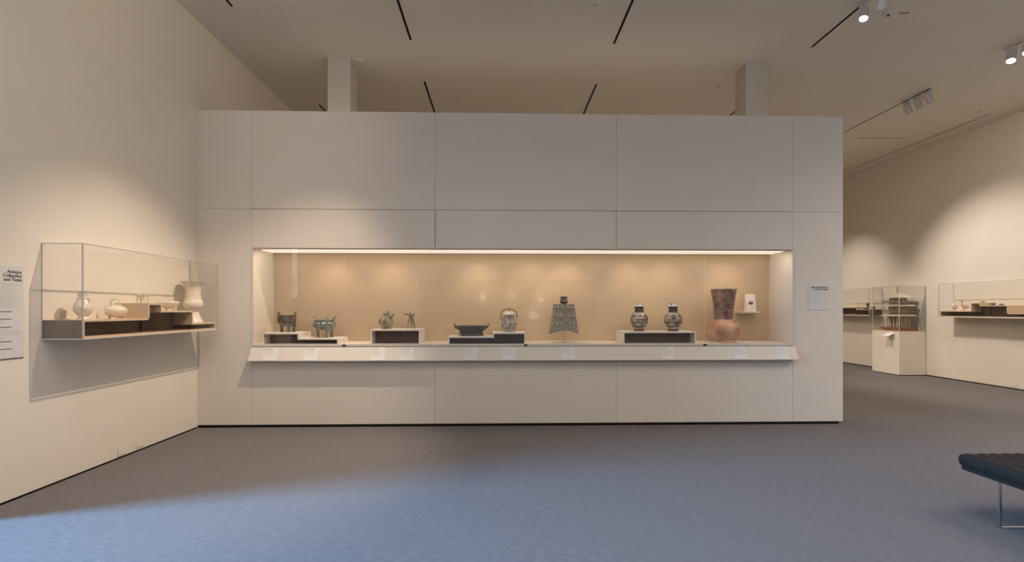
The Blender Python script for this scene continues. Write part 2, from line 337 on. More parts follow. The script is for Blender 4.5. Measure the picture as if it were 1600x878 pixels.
# ------------------------------------------------------------------ ceiling tracks, pale patch
def track(X, yc0, yc1, label, wd=0.03):
    Y0, Y1 = Ydep(yc0, X), Ydep(yc1, X)
    t = thing('ceiling_track', label, 'track', (X, (Y0 + Y1) / 2, ZC), 'recessed black lighting tracks in the ceiling')
    box('track_channel', X - wd / 2, X + wd / 2, Y0, Y1, ZC - 0.006, ZC, 'black', t)
    bm = bmesh.new()
    for s in (-1, 1): bx(bm, X + s * (wd / 2 + .002) - .002, X + s * (wd / 2 + .002) + .002, Y0, Y1, ZC - 0.004, ZC)
    obj('track_lip', bm, 'ceil', t)
track(-3.32, 3.6, 6.05, 'short black ceiling track leaving the top edge at far left')
track(-3.31, 8.95, 11.4, 'black ceiling track just left of the left column')
track(-1.237, 4.4, 6.805, 'black ceiling track at the top edge above the left half of the case')
track(-1.237, 8.05, 10.5, 'black ceiling track right of the left column, ending at the partition top')
track(1.627, 4.4, 6.9, 'black ceiling track at the top edge right of centre')
track(1.627, 8.14, 10.6, 'black ceiling track ending at partition top, right of centre')
track(4.49, 4.6, 6.99, 'black ceiling track leading to the lit lamp at upper right')
track(4.49, 8.2, 10.8, 'black ceiling track stub beside the right column')
track(7.35, 5.4, 7.06, 'black ceiling track above the pair of bright lamps at right edge', 0.02)
track(7.35, 8.3, 11.2, 'black ceiling track with three unlit lamps at upper right', 0.02)
track(9.46, 9.4, 14.6, 'long black ceiling track running beside the right wall', 0.02)
yy = Ydep(10.71, 8.4)
t = thing('ceiling_track', 'short crosswise ceiling track at upper right', 'track', (8.4, yy, ZC), 'recessed black lighting tracks in the ceiling')
box('track_channel', 7.86, 8.95, yy - .008, yy + .008, ZC - .006, ZC, 'greybrown', t)
t = thing('ceiling_patch', 'small pale patch on the ceiling beside the left column', 'plate', (-2.12, 7.4, ZC))
box('plate', -2.21, -2.04, 7.36, 7.48, ZC - 0.012, ZC, 'offwhite', t, 0.003)  # thin slab, paler than the ceiling around it
for px, py, lab in ((932, 7, 'small ceiling sprinkler at the top edge between two tracks'), (882, 164, 'small ceiling sprinkler just above the partition top'),
                    (1531, 173, 'small ceiling sprinkler at the end of the long track by the right wall'), (1124, 133, 'small ceiling sprinkler left of the right column'),
                    (1327, 259, 'small ceiling sprinkler by the partition corner at far right')):
    p = onZ(px, py, ZC); t = thing('sprinkler', lab, 'sprinkler', (p.x, p.y, ZC), 'ceiling sprinklers')
    L_('escutcheon', 'lampwhite', t, [(0.045, ZC), (0.042, ZC - 0.008), (0.02, ZC - 0.014)], p.x, p.y, seg=20)
    L_('sprinkler_head', 'alu', t, [(0.012, ZC - 0.014), (0.012, ZC - 0.035), (0.024, ZC - 0.037), (0.024, ZC - 0.04)], p.x, p.y, seg=14)
p = onZ(1388, 19, ZC); t = thing('smoke_detector', 'round white detector on the ceiling right of the lit lamp', 'detector', (p.x, p.y, ZC))
L_('housing', 'lampwhite', t, [(0.06, ZC), (0.06, ZC - 0.02), (0.045, ZC - 0.035), (0.02, ZC - 0.036)], p.x, p.y, seg=24)
L_('sensor', 'darkclip', t, [(0.018, ZC - 0.0361), (0.014, ZC - 0.05), (0.0, ZC - 0.052)], p.x, p.y, seg=16)
bm = bmesh.new(); tube(bm, [(p.x + .14, p.y, ZC - .006), (p.x + .19, p.y + .01, ZC - .008), (p.x + .26, p.y - .01, ZC - .006)], .005, 6); tag(obj('ceiling_wire', bm, 'greybrown', None, 60), 'short grey wire on ceiling beside the round detector', 'wire')

def lamp(X, yc, label, aim, lit, grp, sz=1.0):
    Y = Ydep(yc, X); z = ZC - 0.006
    t = thing('track_lamp', label, 'lamp', (X, Y, z), grp)
    T_('stem', 'lampwhite', t, [(X, Y, z), (X, Y, z - 0.04)], 0.012 * sz, 10, 1)
    bm = bmesh.new(); bx(bm, X - .02, X + .02, Y - .07, Y + .07, z - .022, z - .001, .003); obj('adapter', bm, 'lampwhite', t)
    d = (Vector(aim) - Vector((X, Y, z - .13))).normalized(); q = d.to_track_quat('Z', 'Y').to_matrix().to_4x4()
    c = Vector((X, Y, z - 0.13))
    def put(prof, nm, m):
        bm = bmesh.new(); lathe(bm, prof, 0, 0, 24); bmesh.ops.transform(bm, matrix=Matrix.Translation(c) @ q, verts=bm.verts[:]); return obj(nm, bm, m, t, 40)
    h = put([(0.0, -.09 * sz), (0.045 * sz, -.085 * sz), (.055 * sz, -.04 * sz), (.055 * sz, .07 * sz), (.062 * sz, .08 * sz), (.062 * sz, .095 * sz), (.054 * sz, .095 * sz), (.05 * sz, .06 * sz)], 'lamp_head', 'lampwhite')
    put([(0.0, .072 * sz), (0.049 * sz, .07 * sz), (.049 * sz, .066 * sz)], 'lens', 'lens' if lit else 'lens_off')
    bm = bmesh.new()
    for s in (-1, 1): tube(bm, [(X, Y, z - .04), (X, Y + s * .07 * sz, z - .05), (X, Y + s * .07 * sz, z - .13)], .006, 6, 3)
    obj('yoke', bm, 'lampwhite', t, 60)
lamp(4.49, 5.98, 'lit white track lamp near the top edge at upper right', (3.6, 5.3, 2.6), True, None, .85)
lamp(4.49, 5.72, 'white track lamp just behind the lit one at the top edge', (5.4, 6.6, 3.2), False, None, .95)
lamp(7.35, 6.98, 'lit white track lamp, left of the bright pair at right edge', (6.4, 6.2, 2.4), True, None, .95)
lamp(7.35, 6.76, 'lit white track lamp cut by the right edge of the frame', (6.4, 6.0, 2.4), True, None, .95)
lamp(7.38, 8.80, 'unlit white track lamp, lowest left of three along the track', (9.9, 9, 1.6), False, None, 1.0)
lamp(7.38, 8.58, 'unlit white track lamp in the middle of three along the track', (9.9, 9, 1.6), False, None, 1.0)
lamp(7.38, 8.38, 'unlit white track lamp at near end of the track of three', (9.9, 8, 1.6), False, None, 1.0)

# ------------------------------------------------------------------ built-in display case
case = thing('display_case', 'long built-in glazed wall case lined in tan linen, in the partition', 'display case', ((cx0 + cx1) / 2, D + .3, cz0))
e = 0.0255
box('back_panel', cx0 + .001, cx1 - .001, CB, CB + 0.02, cz0, cz1, 'linen', case)
box('side_panel', cx0 - .026, cx0, D + 0.02, CB + .02, cz0, cz1, 'cream', case); box('side_panel', cx1, cx1 + .026, D + 0.02, CB + .02, cz0, cz1, 'cream', case)
box('case_ceiling', cx0 - .026, cx1 + .026, D + 0.02, CB + .02, cz1 + .001, cz1 + .026, 'cream', case)
box('case_floor', cx0 - .026, cx1 + .026, D + 0.02, CB + .02, cz0 - .03, cz0 - .001, 'cream', case)
bm = bmesh.new()
bx(bm, cx0 - .026, cx0, D - .003, D + .0195, cz0 - .03, cz1 + .003); bx(bm, cx1, cx1 + .026, D - .003, D + .0195, cz0 - .03, cz1 + .003)
bx(bm, cx0, cx1, D - .003, D + .0195, cz1 - .008, cz1 + .003); bx(bm, cx0, cx1, D - .006, D + .0195, cz0 - .03, cz0 - .001)
obj('metal_frame', bm, 'rail', case)
gx = [cx0 + .001] + [onY(p, 0, D).x for p in (538, 821.5, 1101)] + [cx1 - .001]
for i in range(4):
    gp = box('glass_pane', gx[i] + .0015, gx[i + 1] - .0015, D + .002, D + .012, cz0, cz1 - .009, 'glass', case)
bm = bmesh.new()
for x in gx[1:4]: bx(bm, x - .0014, x + .0014, D + .002, D + .012, cz0, cz1 - .009)
tag(obj('glass_joint', bm, 'gedge', case), kind='stuff')
for x in gx[1:4]: box('clip', x - .022, x + .022, D - .018, D - .0065, cz0 - .026, cz0 - .006, 'darkclip', case, .002)
# label rail: sloping board on the sill
rx0, rx1 = onY(393, 0, D).x, onY(1241.5, 0, D).x
zr0 = 1.048; yb = D - .105; zr1 = EYE - (563.5 - HOR) * (YC(0, yb)) / F
bm = bmesh.new(); prism(bm, [(D - .0005, zr0), (D - .012, zr0), (yb, zr1 + .008), (yb, zr1), (yb + .01, zr1 - .001), (D - .0005, zr1 + .03)], 'x', rx0, rx1)
obj('label_rail', bm, 'rail', case)
# lamps inside the case (fluorescent-like strip at the front of the case ceiling + small spots), and a glowing panel for the lit ceiling
bm = bmesh.new(); bx(bm, cx0 + .05, cx1 - .05, D + .03, D + .055, cz1 - .018, cz1); strip = obj('light_baffle', bm, 'cream', case)
M['strip'] = mat('case_ceiling_glow', (0.9, 0.9, 0.85), 0.4, emis=(1.0, .88, .77), estr=0.42)  # glow imitates the case ceiling lit by the lamps
box('ceiling_glow', cx0 + .002, cx1 - .002, D + .24, D + .56, cz1 - .008, cz1, 'strip', case)
for i in range(3):
    x = cx0 + (i + .5) * (cx1 - cx0) / 3
    area('case_strip', (x, D + .12, cz1 - .012), (x, D + .30, cz1 - 1.2), 2.2, 0.07, 4.3, (1.0, .86, .70))
for px in (500, 598, 745, 835, 893, 1000, 1060, 1162):
    x = onY(px, 0, D).x
    spot('case_spot', (x, D + .13, cz1 - .02), (x, CB - .10, cz0 + .80), 3.8 * (0.8 + .4 * random.random()), (1.0, .86, .70), 84, 1.0, .02)

# label cards
cards = [(423, 'far left, below the dark tripod vessel'), (486, 'below the green tripod vessel'), (591, 'below the rounded pouring vessel'), (635, 'below the small three-legged cup'),
         (735, 'below the dark shallow basin'), (795, 'below the lidded pot with arched handle'), (888, 'below the bronze bell'), (1043, 'below the pair of lidded jars'),
         (1156, 'below the large brown vase'), (1221, 'at the far right end')]
Ym = D - .058; sl = Vector((0, yb - (D - .012), zr1 + .008 - zr0)); sl.normalize(); nr = Vector((0, sl.z, -sl.y)); 
if nr.y > 0: nr = -nr
base0 = Vector((0, D - .012, zr0))
for i, (px, lab) in enumerate(cards):
    xc = onY(px, 552, Ym).x; wd = 0.178
    t = thing('label_card', 'white text card on the sloping case rail, ' + lab, 'label', (xc, Ym, (zr0 + zr1) / 2), 'caption cards on the case rail')
    def onr(u, v, n): q = base0 + sl * v + nr * n; return Vector((xc + u, q.y, q.z))
    def slab(bm, u0, u1, v0, v1, n0, n1):
        vs = [bm.verts.new(onr(u, v, n)) for n in (n0, n1) for u, v in ((u0, v0), (u1, v0), (u1, v1), (u0, v1))]
        for f in ((0, 1, 2, 3), (7, 6, 5, 4), (0, 4, 5, 1), (1, 5, 6, 2), (2, 6, 7, 3), (3, 7, 4, 0)): bm.faces.new([vs[k] for k in f])
    bm = bmesh.new(); slab(bm, -wd / 2, wd / 2, .008, .188, .0003, .004); obj('card', bm, 'card', t)
    bm = bmesh.new(); slab(bm, -wd / 2 + .012, wd / 2 - .07 + .03 * math.sin(i * 2.3), .022, .027, .0041, .0046); obj('heading_print', bm, 'ink' if i in (0, 1, 2, 3, 7) else 'greyink', t)
    bm = bmesh.new()
    for k in range(6): slab(bm, -wd / 2 + .012, wd / 2 - .015 - .03 * ((k * 7 + i) % 3), .04 + k * .014, .0435 + k * .014, .0041, .0046)
    tag(obj('body_print', bm, 'greyink', t), kind='stuff')

# ------------------------------------------------------------------ plinths inside the case
YF = 6.50; YBk = 6.90
def PX(px, Y=YF): return onY(px, 0, Y).x
TB = .020
def plinth_simple(px0, px1, zt, lab, lining):
    x0, x1 = PX(px0), PX(px1); z0 = cz0
    t = thing('plinth', lab, 'plinth', ((x0 + x1) / 2, (YF + YBk) / 2, z0))
    box('top_board', x0, x1, YF, YBk, zt - TB, zt, 'offwhite', t, .0015)
    box('side_board', x0, x0 + TB, YF, YBk, z0, zt - TB, 'offwhite', t); box('side_board', x1 - TB, x1, YF, YBk, z0, zt - TB, 'offwhite', t)
    box('back_board', x0 + TB, x1 - TB, YBk - .012 - .2, YBk - .2, z0, zt - TB, lining, t)
    box('lining', x0 + TB, x1 - TB, YF + .004, YBk - .213, zt - TB - .003, zt - TB, lining, t)
    return t
def plinth_step(pxs, zh, zl, lab, lining, first_high):
    """three px: left end, step, right end (front plane)"""
    a, s, b_ = [PX(p) for p in pxs]; z0 = cz0
    t = thing('plinth', lab, 'plinth', ((a + b_) / 2, (YF + YBk) / 2, z0))
    ha, hb = (zh, zl) if first_high else (zl, zh)
    sa, sb = (s + TB / 2, s + TB / 2) if first_high else (s - TB / 2, s - TB / 2)
    box('top_board', a, s + (TB / 2 if first_high else -TB / 2), YF, YBk, ha - TB, ha, 'offwhite', t, .0012)
    box('top_board', s + (TB / 2 if first_high else -TB / 2), b_, YF, YBk, hb - TB, hb, 'offwhite', t, .0012)
    rx = (s - TB / 2, s + TB / 2)
    if first_high: box('riser_board', rx[0], rx[1], YF, YBk, zl - TB, zh - TB, 'offwhite', t)
    else: box('riser_board', rx[0], rx[1], YF, YBk, zl - TB, zh - TB, 'offwhite', t)
    box('side_board', a, a + TB, YF, YBk, z0, ha - TB, 'offwhite', t); box('side_board', b_ - TB, b_, YF, YBk, z0, hb - TB, 'offwhite', t)
    bm = bmesh.new(); yk = YF + .006 if lining == 'plinth_black' else YF + .2
    bx(bm, a + TB, rx[0], yk, yk + .01, z0, ha - TB); bx(bm, rx[0], rx[1], yk, yk + .01, z0, zl - TB); bx(bm, rx[1], b_ - TB, yk, yk + .01, z0, hb - TB)
    obj('back_board', bm, lining, t)
    return t
Z1h, Z1l, Z2, Z3l, Z3h, Z4 = 1.238, 1.165, 1.281, 1.186, 1.238, 1.248
plinth_step((409, 466, 529), Z1h, Z1l, 'two-level white plinth at the left end of the long case', 'plinth_dark', True)
plinth_simple(579, 656.5, Z2, 'white open box plinth under the pouring vessel and small cup', 'plinth_dark')
plinth_step((700, 771, 821.5), Z3h, Z3l, 'two-level white plinth with black fronts in the middle of the case', 'plinth_black', False)
plinth_simple(973.5, 1088, Z4, 'wide white open box plinth under the pair of lidded jars', 'plinth_dark')

# ------------------------------------------------------------------ vessels
YV = 6.70
class V:
    """px frame around a thing: centre px cx, base px yb standing at z on depth Y"""
    def __init__(s, px, yb, z, Y=YV, X=None):
        if X is None: s.X = onY(px, 0, Y).x; s.Y = Y
        else: s.X = X; s.Y = onX(px, 0, X).y
        s.px, s.yb, s.z = px, yb, z; s.k = YC(s.X, s.Y) / F
    def x(s, p): return s.X + (p - s.px) * s.k
    def zz(s, y): return s.z + (s.yb - y) * s.k
    def P(s, p, y, dy=0): return Vector((s.x(p), s.Y + dy * s.k, s.zz(y)))
    def prof(s, pts, n=5):
        q = [(r_ * s.k, s.zz(y)) for r_, y in pts]; return smoothprof(q, n) if n else q
    def loc(s): return (s.X, s.Y, s.z)

def hollow(pts, inner):   # outer profile bottom->rim then inner down
    return pts + inner

# 1 dark tripod ding
v = V(448.2, 517.8, Z1h); t = thing('tripod_cauldron', 'dark brown bronze tripod vessel with two upright handles, leftmost in the long case', 'vessel', v.loc())
L_('body', 'bronze', t, v.prof([(0, 508.6), (6, 508.2), (11, 505.5), (13.4, 501), (13.9, 497), (13.0, 493.5), (13.2, 491.6)], 4) + v.prof([(12.2, 491.6), (12, 495), (9, 502), (0, 505)], 3), v.X, v.Y)
bm = bmesh.new()
for y in (495.2, 499.8): lathe(bm, v.prof([(13.2, y + .8), (14.4, y), (13.2, y - .8)], 0), v.X, v.Y, 40, closed=False)
obj('relief_band', bm, 'bronze', t, 60)
for px, dy in ((438.4, 4), (454.0, -6), (456.5, 8)):
    T_('leg', 'bronze', t, [v.P(px, 503.5, dy), v.P(px, 510, dy), v.P(px - .2, 517.8, dy)], [2.9 * v.k, 2.3 * v.k, 2.0 * v.k])
for s in (-1, 1):
    x = 448.2 + s * 12.2
    T_('handle', 'bronze', t, [v.P(x, 493, -2.2), v.P(x + s * .4, 488.5, -2.4), v.P(x + s * .7, 486.6, 0), v.P(x + s * .4, 488.5, 2.4), v.P(x, 493, 2.2)], 0.85 * v.k, 8)
# 2 green tripod
v = V(507, 527.6, Z1l); t = thing('tripod_cauldron', 'grey green bronze tripod vessel with flaring horn-like handles, second from the left', 'vessel', v.loc())
L_('body', 'green', t, v.prof([(0, 516.6), (7, 516), (12, 513.5), (15.6, 510), (16.8, 506.5), (15.6, 503.8), (14.6, 502.5), (15.8, 501), (15.4, 499.6)], 4) + v.prof([(14.4, 499.6), (14, 503), (8, 512), (0, 513)], 3), v.X, v.Y)
bm = bmesh.new()
for y in (506, 510.2): lathe(bm, v.prof([(15.6, y + .9), (17.3, y), (15.6, y - .9)], 0), v.X, v.Y, 40, closed=False)
for k in range(12):
    a = 2 * PI * k / 12; bx(bm, v.X + 16 * v.k * math.cos(a) - .008, v.X + 16 * v.k * math.cos(a) + .008, v.Y + 16 * v.k * math.sin(a) - .008, v.Y + 16 * v.k * math.sin(a) + .008, v.zz(511.5), v.zz(503.5))
obj('relief_band', bm, 'green', t, 30)
for px, dy in ((496.0, 2), (512.8, -7), (515.5, 8)):
    T_('leg', 'green', t, [v.P(px, 512, dy), v.P(px - .3 * (px < 500), 519, dy), v.P(px + (.6 if px < 500 else -.2), 527.5, dy)], [3.3 * v.k, 2.3 * v.k, 1.9 * v.k])
for s in (-1, 1):
    T_('handle', 'green', t, [v.P(507 + s * 13.5, 501, -2), v.P(507 + s * 14.5, 496.5, -2.2), v.P(507 + s * 18.0, 491.8, 0), v.P(507 + s * 14.5, 496.5, 2.2), v.P(507 + s * 13.5, 501, 2)], [1.2 * v.k, 1.2 * v.k, .8 * v.k, 1.2 * v.k, 1.2 * v.k], 8)
T_('finial', 'green', t, [v.P(507, 501, 13), v.P(507, 497, 13), v.P(507.2, 494.8, 13)], [.9 * v.k, 1.1 * v.k, .5 * v.k], 8)
# 3 pouring vessel
v = V(604, 512.9, Z2); t = thing('pouring_vessel', 'rounded olive bronze ewer with raised spout to the right, small figure on its lid', 'vessel', v.loc())
L_('body', 'olive', t, v.prof([(7.0, 512.9), (7.0, 511), (7.6, 509.8), (9.8, 507), (10.6, 503.5), (9.6, 499.5), (7.2, 496), (5.4, 493), (4.8, 490.5), (5.0, 489)], 4) + v.prof([(4, 489), (3.6, 493), (0, 496)], 2), v.X, v.Y, sx=1.0, sy=.85)
T_('spout', 'olive', t, [v.P(605.5, 500), v.P(608.2, 495.5), v.P(611.4, 491.8), v.P(616, 488.9)], [6.4 * v.k, 5.4 * v.k, 3.9 * v.k, 1.5 * v.k], 14)
L_('lid', 'olive', t, v.prof([(5.2, 489.6), (4.6, 488.2), (2, 487.4), (0, 487.1)], 3), v.X + .2 * v.k, v.Y)
T_('lid_figure', 'olive', t, [v.P(602.6, 487.8), v.P(604, 486.6), v.P(605.6, 486.8), v.P(607.4, 485.9)], [.4 * v.k, .9 * v.k, .8 * v.k, .35 * v.k], 8)
T_('handle', 'olive', t, [v.P(600.5, 493.5), v.P(596.5, 496.5), v.P(592.9, 500.5), v.P(593, 505.5), v.P(595.4, 508.6)], [1.1 * v.k, .95 * v.k, .9 * v.k, .9 * v.k, .8 * v.k], 8)
# 4 jue
v = V(642.4, 513.2, Z2); t = thing('tripod_cup', 'small three-legged bronze wine cup with long spout, right of the ewer', 'cup', v.loc())
L_('cup_body', 'olive', t, v.prof([(0, 501.2), (2.4, 500.8), (3.9, 498.5), (3.4, 495.5), (3.7, 492), (4.1, 491)], 3) + v.prof([(3.2, 491), (2.6, 496), (0, 499)], 2), v.X, v.Y, seg=28)
T_('spout', 'olive', t, [v.P(640.5, 491.8), v.P(636, 490.6), v.P(631, 489.6)], [2.0 * v.k, 1.6 * v.k, .9 * v.k], 10)
T_('tail', 'olive', t, [v.P(645, 491.6), v.P(647, 490.6), v.P(649, 489.1)], [1.7 * v.k, 1.1 * v.k, .3 * v.k], 10)
for px, e_, dy in ((639.4, 637.2, -2.5), (645.4, 648.4, -2.5), (642.4, 641.6, 5)):
    T_('leg', 'olive', t, [v.P(px, 498.5, dy * .5), v.P((px + e_) / 2, 505.5, dy * .8), v.P(e_, 513.2, dy)], [1.5 * v.k, 1.0 * v.k, .65 * v.k], 8)
for dy in (-2.2, 2.2):
    T_('post', 'olive', t, [v.P(640.9, 491.5, dy), v.P(640.9, 488.2, dy), v.P(640.9, 487.4, dy), v.P(640.9, 486.2, dy)], [.45 * v.k, .45 * v.k, 1.0 * v.k, .3 * v.k], 8)
T_('handle', 'olive', t, [v.P(642.8, 493, -3.4), v.P(643, 494, -6), v.P(643, 497.5, -6), v.P(642.8, 499, -3.2)], .6 * v.k, 8)
# 5 basin
v = V(736.8, 523.3, Z3l); t = thing('basin', 'wide shallow dark bronze basin with two upright handles on the middle plinth', 'basin', v.loc())
L_('bowl', 'basin', t, v.prof([(15.4, 520), (17.2, 517.2), (21, 513.8), (24.6, 510.6), (26, 508.4), (25.5, 507.5)], 4) + v.prof([(24.6, 508.2), (20, 512), (12, 514.5), (0, 515)], 3), v.X, v.Y, seg=56, sy=.72)
L_('foot_ring', 'basin', t, v.prof([(16.8, 523.3), (16.4, 520.5), (15.8, 518), (15.0, 518), (15.6, 523.3)], 0), v.X, v.Y, seg=48, sy=.72)
for s in (-1, 1):
    X_ = 736.8
    T_('handle', 'basin', t, [v.P(X_ + s * 22.5, 512.6, -3.5), v.P(X_ + s * 25.6, 509.5, -3.5), v.P(X_ + s * 26.6, 505, -3.2), v.P(X_ + s * 26.8, 504.4, 0), v.P(X_ + s * 26.6, 505, 3.2), v.P(X_ + s * 25.6, 509.5, 3.5), v.P(X_ + s * 22.5, 512.6, 3.5)], .75 * v.k, 8)
    T_('foot_stub', 'basin', t, [v.P(X_ + s * 15.5, 516.5, -9), v.P(X_ + s * 17.3, 518.3, -8.5), v.P(X_ + s * 17.6, 523.2, -8.5)], [1.0 * v.k, .8 * v.k, .8 * v.k], 8)
# 6 lidded you
v = V(795.2, 517.9, Z3h); t = thing('lidded_pot', 'pale grey bronze lidded pot with thin arched handle, on the middle plinth', 'pot', v.loc())
L_('body', 'pale', t, v.prof([(9.7, 517.9), (9.4, 514.4), (9.2, 513.6), (11.4, 511), (12.4, 506.5), (11.9, 502), (10.2, 498.6), (9.2, 496.5), (9.1, 491.6)], 4) + v.prof([(8, 491.6), (0, 493)], 0), v.X, v.Y)
bm = bmesh.new()
for y in (514.3, 499.4, 509.8): lathe(bm, v.prof([(9.6 if y != 509.8 else 11.6, y + .8), (10.9 if y == 499.4 else (10.2 if y == 514.3 else 12.6), y), (9.6 if y != 509.8 else 11.6, y - .8)], 0), v.X, v.Y, 40, closed=False)
obj('relief_band', bm, 'pale', t, 60)
L_('lid', 'lidpale', t, v.prof([(9.7, 491.5), (9.9, 490.6), (7.6, 488.2), (3.6, 486.2), (0, 485.6)], 4), v.X, v.Y)
T_('lid_knob', 'bronze', t, [v.P(795.2, 486, 0), v.P(795.2, 484.4, 0), v.P(795.2, 483.3, 0)], [.7 * v.k, 1.4 * v.k, .6 * v.k], 10)
for s in (-1, 1): T_('ear', 'pale', t, [v.P(795.2 + s * 9.2, 498.6), v.P(795.2 + s * 12.2, 497.6), v.P(795.2 + s * 12.8, 496.6)], [1.4 * v.k, 1.8 * v.k, 1.0 * v.k], 10)
T_('arched_handle', 'bronze', t, [v.P(795.2 - 12.5, 496.8), v.P(795.2 - 12.4, 491), v.P(795.2 - 10.4, 486), v.P(795.2 - 5, 482.8), v.P(795.2, 482), v.P(795.2 + 5, 482.8), v.P(795.2 + 10.4, 486), v.P(795.2 + 12.4, 491), v.P(795.2 + 12.5, 496.8)], .65 * v.k, 8)
# 7 bell
v = V(881, 534.8, cz0); t = thing('bell', 'tall grey green bronze bell with rows of bosses, held on a clear post', 'bell', v.loc())
bm = bmesh.new(); N = 48; rows = []
zt_, zb_, za_ = v.zz(475.8), v.zz(521.6), v.zz(515.2)
for i in range(13):
    u = i / 12; wv = (17.2 + (23.4 - 17.2) * u ** 1.15) * v.k; dv = wv * .72; row = []
    for k in range(N):
        a = 2 * PI * k / N; x = wv * math.cos(a); y = dv * math.sin(a) * (abs(math.sin(a)) ** .25)
        zend = za_ + (zb_ - za_) * (x / wv) ** 2
        row.append(bm.verts.new((v.X + x, v.Y + y, zt_ + (zend - zt_) * u)))
    rows.append(row)
for a, b_ in zip(rows, rows[1:]):
    for k in range(N): bm.faces.new((a[k], a[(k + 1) % N], b_[(k + 1) % N], b_[k]))
bm.faces.new(rows[0])
bo = obj('bell_body', bm, 'belly', t, 50)
md = bo.modifiers.new('thickness', 'SOLIDIFY'); md.thickness = .012; md.offset = -1
def bell_pt(px, y, out=0.0):
    u = (y - 475.8) / (518 - 475.8); u = min(max(u, 0), 1); wv = (17.2 + 6.2 * u ** 1.15) * v.k; dv = wv * .72
    x = (px - 881) * v.k; c = max(min(x / wv, .995), -.995); s = math.sqrt(1 - c * c)
    return Vector((v.X + x, v.Y - dv * s * s ** .25 - out, v.zz(y)))
bm = bmesh.new()
for ri, y in enumerate((480.5, 493.5, 506.0)):
    sp = 1 + .13 * ri
    for dx in (-14.0, -9.5, -4.5, 5.2, 10, 14.4):
        p = bell_pt(881 + dx * sp, y); q = p + Vector((dx * .0008, -.040, .004))
        tube(bm, [p + Vector((0, .004, 0)), q], [1.9 * v.k, 1.25 * v.k], 8, 2)
        tube(bm, [p + Vector((0, .002, -.008)), bell_pt(881 + dx * sp, y + 3.4, -.002) ], [.9 * v.k, .7 * v.k], 6, 2)
tag(obj('bosses', bm, 'bosspale', t, 60), kind='stuff')
bm = bmesh.new()
for y in (478, 486.8, 499.8, 511.5):
    for s in (-1, 1):
        pts = [bell_pt(881 + s * (3.0 + k * (13.5 + (y - 478) * .11) / 4), y) for k in range(5)]
        tube(bm, pts, .45 * v.k, 6, 2)
for s in (-1, 1): tube(bm, [bell_pt(881 + s * 3.0, 477), bell_pt(881 + s * 3.2, 495), bell_pt(881 + s * 3.6, 512)], .5 * v.k, 6, 3)
obj('frame_ridges', bm, 'belly', t, 60)
L_('top_plate', 'belly', t, v.prof([(17.0, 475.8), (17.0, 475.0), (15.6, 474.7), (0, 474.7)], 0), v.X, v.Y, sy=.72)
L_('knob', 'bronze', t, v.prof([(4.2, 474.8), (6.2, 472.4), (6.5, 469.8), (5.2, 467.2), (4.3, 465.6), (5.6, 464.8), (5.6, 463.4), (4.4, 463.0)], 3), v.X, v.Y)
L_('clear_post', 'aedge_l', t, v.prof([(2.4, 534.8), (2.4, 534), (1.3, 533.6), (1.3, 512)], 0), v.X, v.Y)
L_('post_foot', 'alu', t, v.prof([(2.5, 534.8), (2.5, 533.2), (1.4, 533.0)], 0), v.X, v.Y - .002)
# 8, 9 jars
for px, lab in ((998.6, 'dark lidded bronze jar with ring handles, left one of the pair on the wide plinth'), (1051.6, 'dark lidded bronze jar with ring handles, right one of the pair on the wide plinth')):
    v = V(px, 517.2, Z4); t = thing('lidded_jar', lab, 'jar', v.loc(), 'pair of lidded bronze jars')
    L_('body', 'inlay', t, v.prof([(7.8, 517.2), (7.6, 513.8), (8.4, 512.2), (11.2, 508), (13.6, 502), (13.2, 496.5), (10.4, 491.6), (7.4, 488.4)], 4) + v.prof([(0, 488.4)], 0), v.X, v.Y)
    L_('neck', 'inlaydark', t, v.prof([(7.2, 488.3), (6.7, 486), (6.6, 482), (7.0, 479.2), (0, 479.2)], 0), v.X, v.Y)
    L_('foot_ring', 'inlaydark', t, v.prof([(8.1, 517.2), (8.1, 514.6), (7.2, 514.2), (7.2, 517.2)], 0), v.X, v.Y)
    bm = bmesh.new()
    for y, rr in ((510, 10.3), (503.5, 13.5), (493.8, 11.9)): lathe(bm, v.prof([(rr, y + .7), (rr + .6, y), (rr, y - .7)], 0), v.X, v.Y, 40, closed=False)
    obj('relief_band', bm, 'inlaydark', t, 60)
    L_('lid', 'lidpale', t, v.prof([(7.9, 479.2), (8.2, 478.4), (6.2, 476.9), (3, 476.3), (0, 476.2)], 3), v.X, v.Y)
    for k in range(3):
        a = PI / 2 + k * 2 * PI / 3 + .3; x, y_ = 5.4 * v.k * math.cos(a), 5.4 * v.k * math.sin(a)
        T_('lid_prong', 'inlaydark', t, [(v.X + x, v.Y + y_, v.zz(477.2)), (v.X + x * 1.1, v.Y + y_ * 1.1, v.zz(475.6)), (v.X + x * .9, v.Y + y_ * .9, v.zz(474.4))], [.8 * v.k, .7 * v.k, .5 * v.k], 8)
    for s in (-1, 1):
        pts = [v.P(px + s * (12.7 + .5 * math.sin(a)), 498.5 - 2.3 * math.cos(a), 2.2 * math.sin(a) - 3) for a in [k * 2 * PI / 8 for k in range(9)]]
        T_('ring_handle', 'inlaydark', t, pts, .5 * v.k, 6, 2)
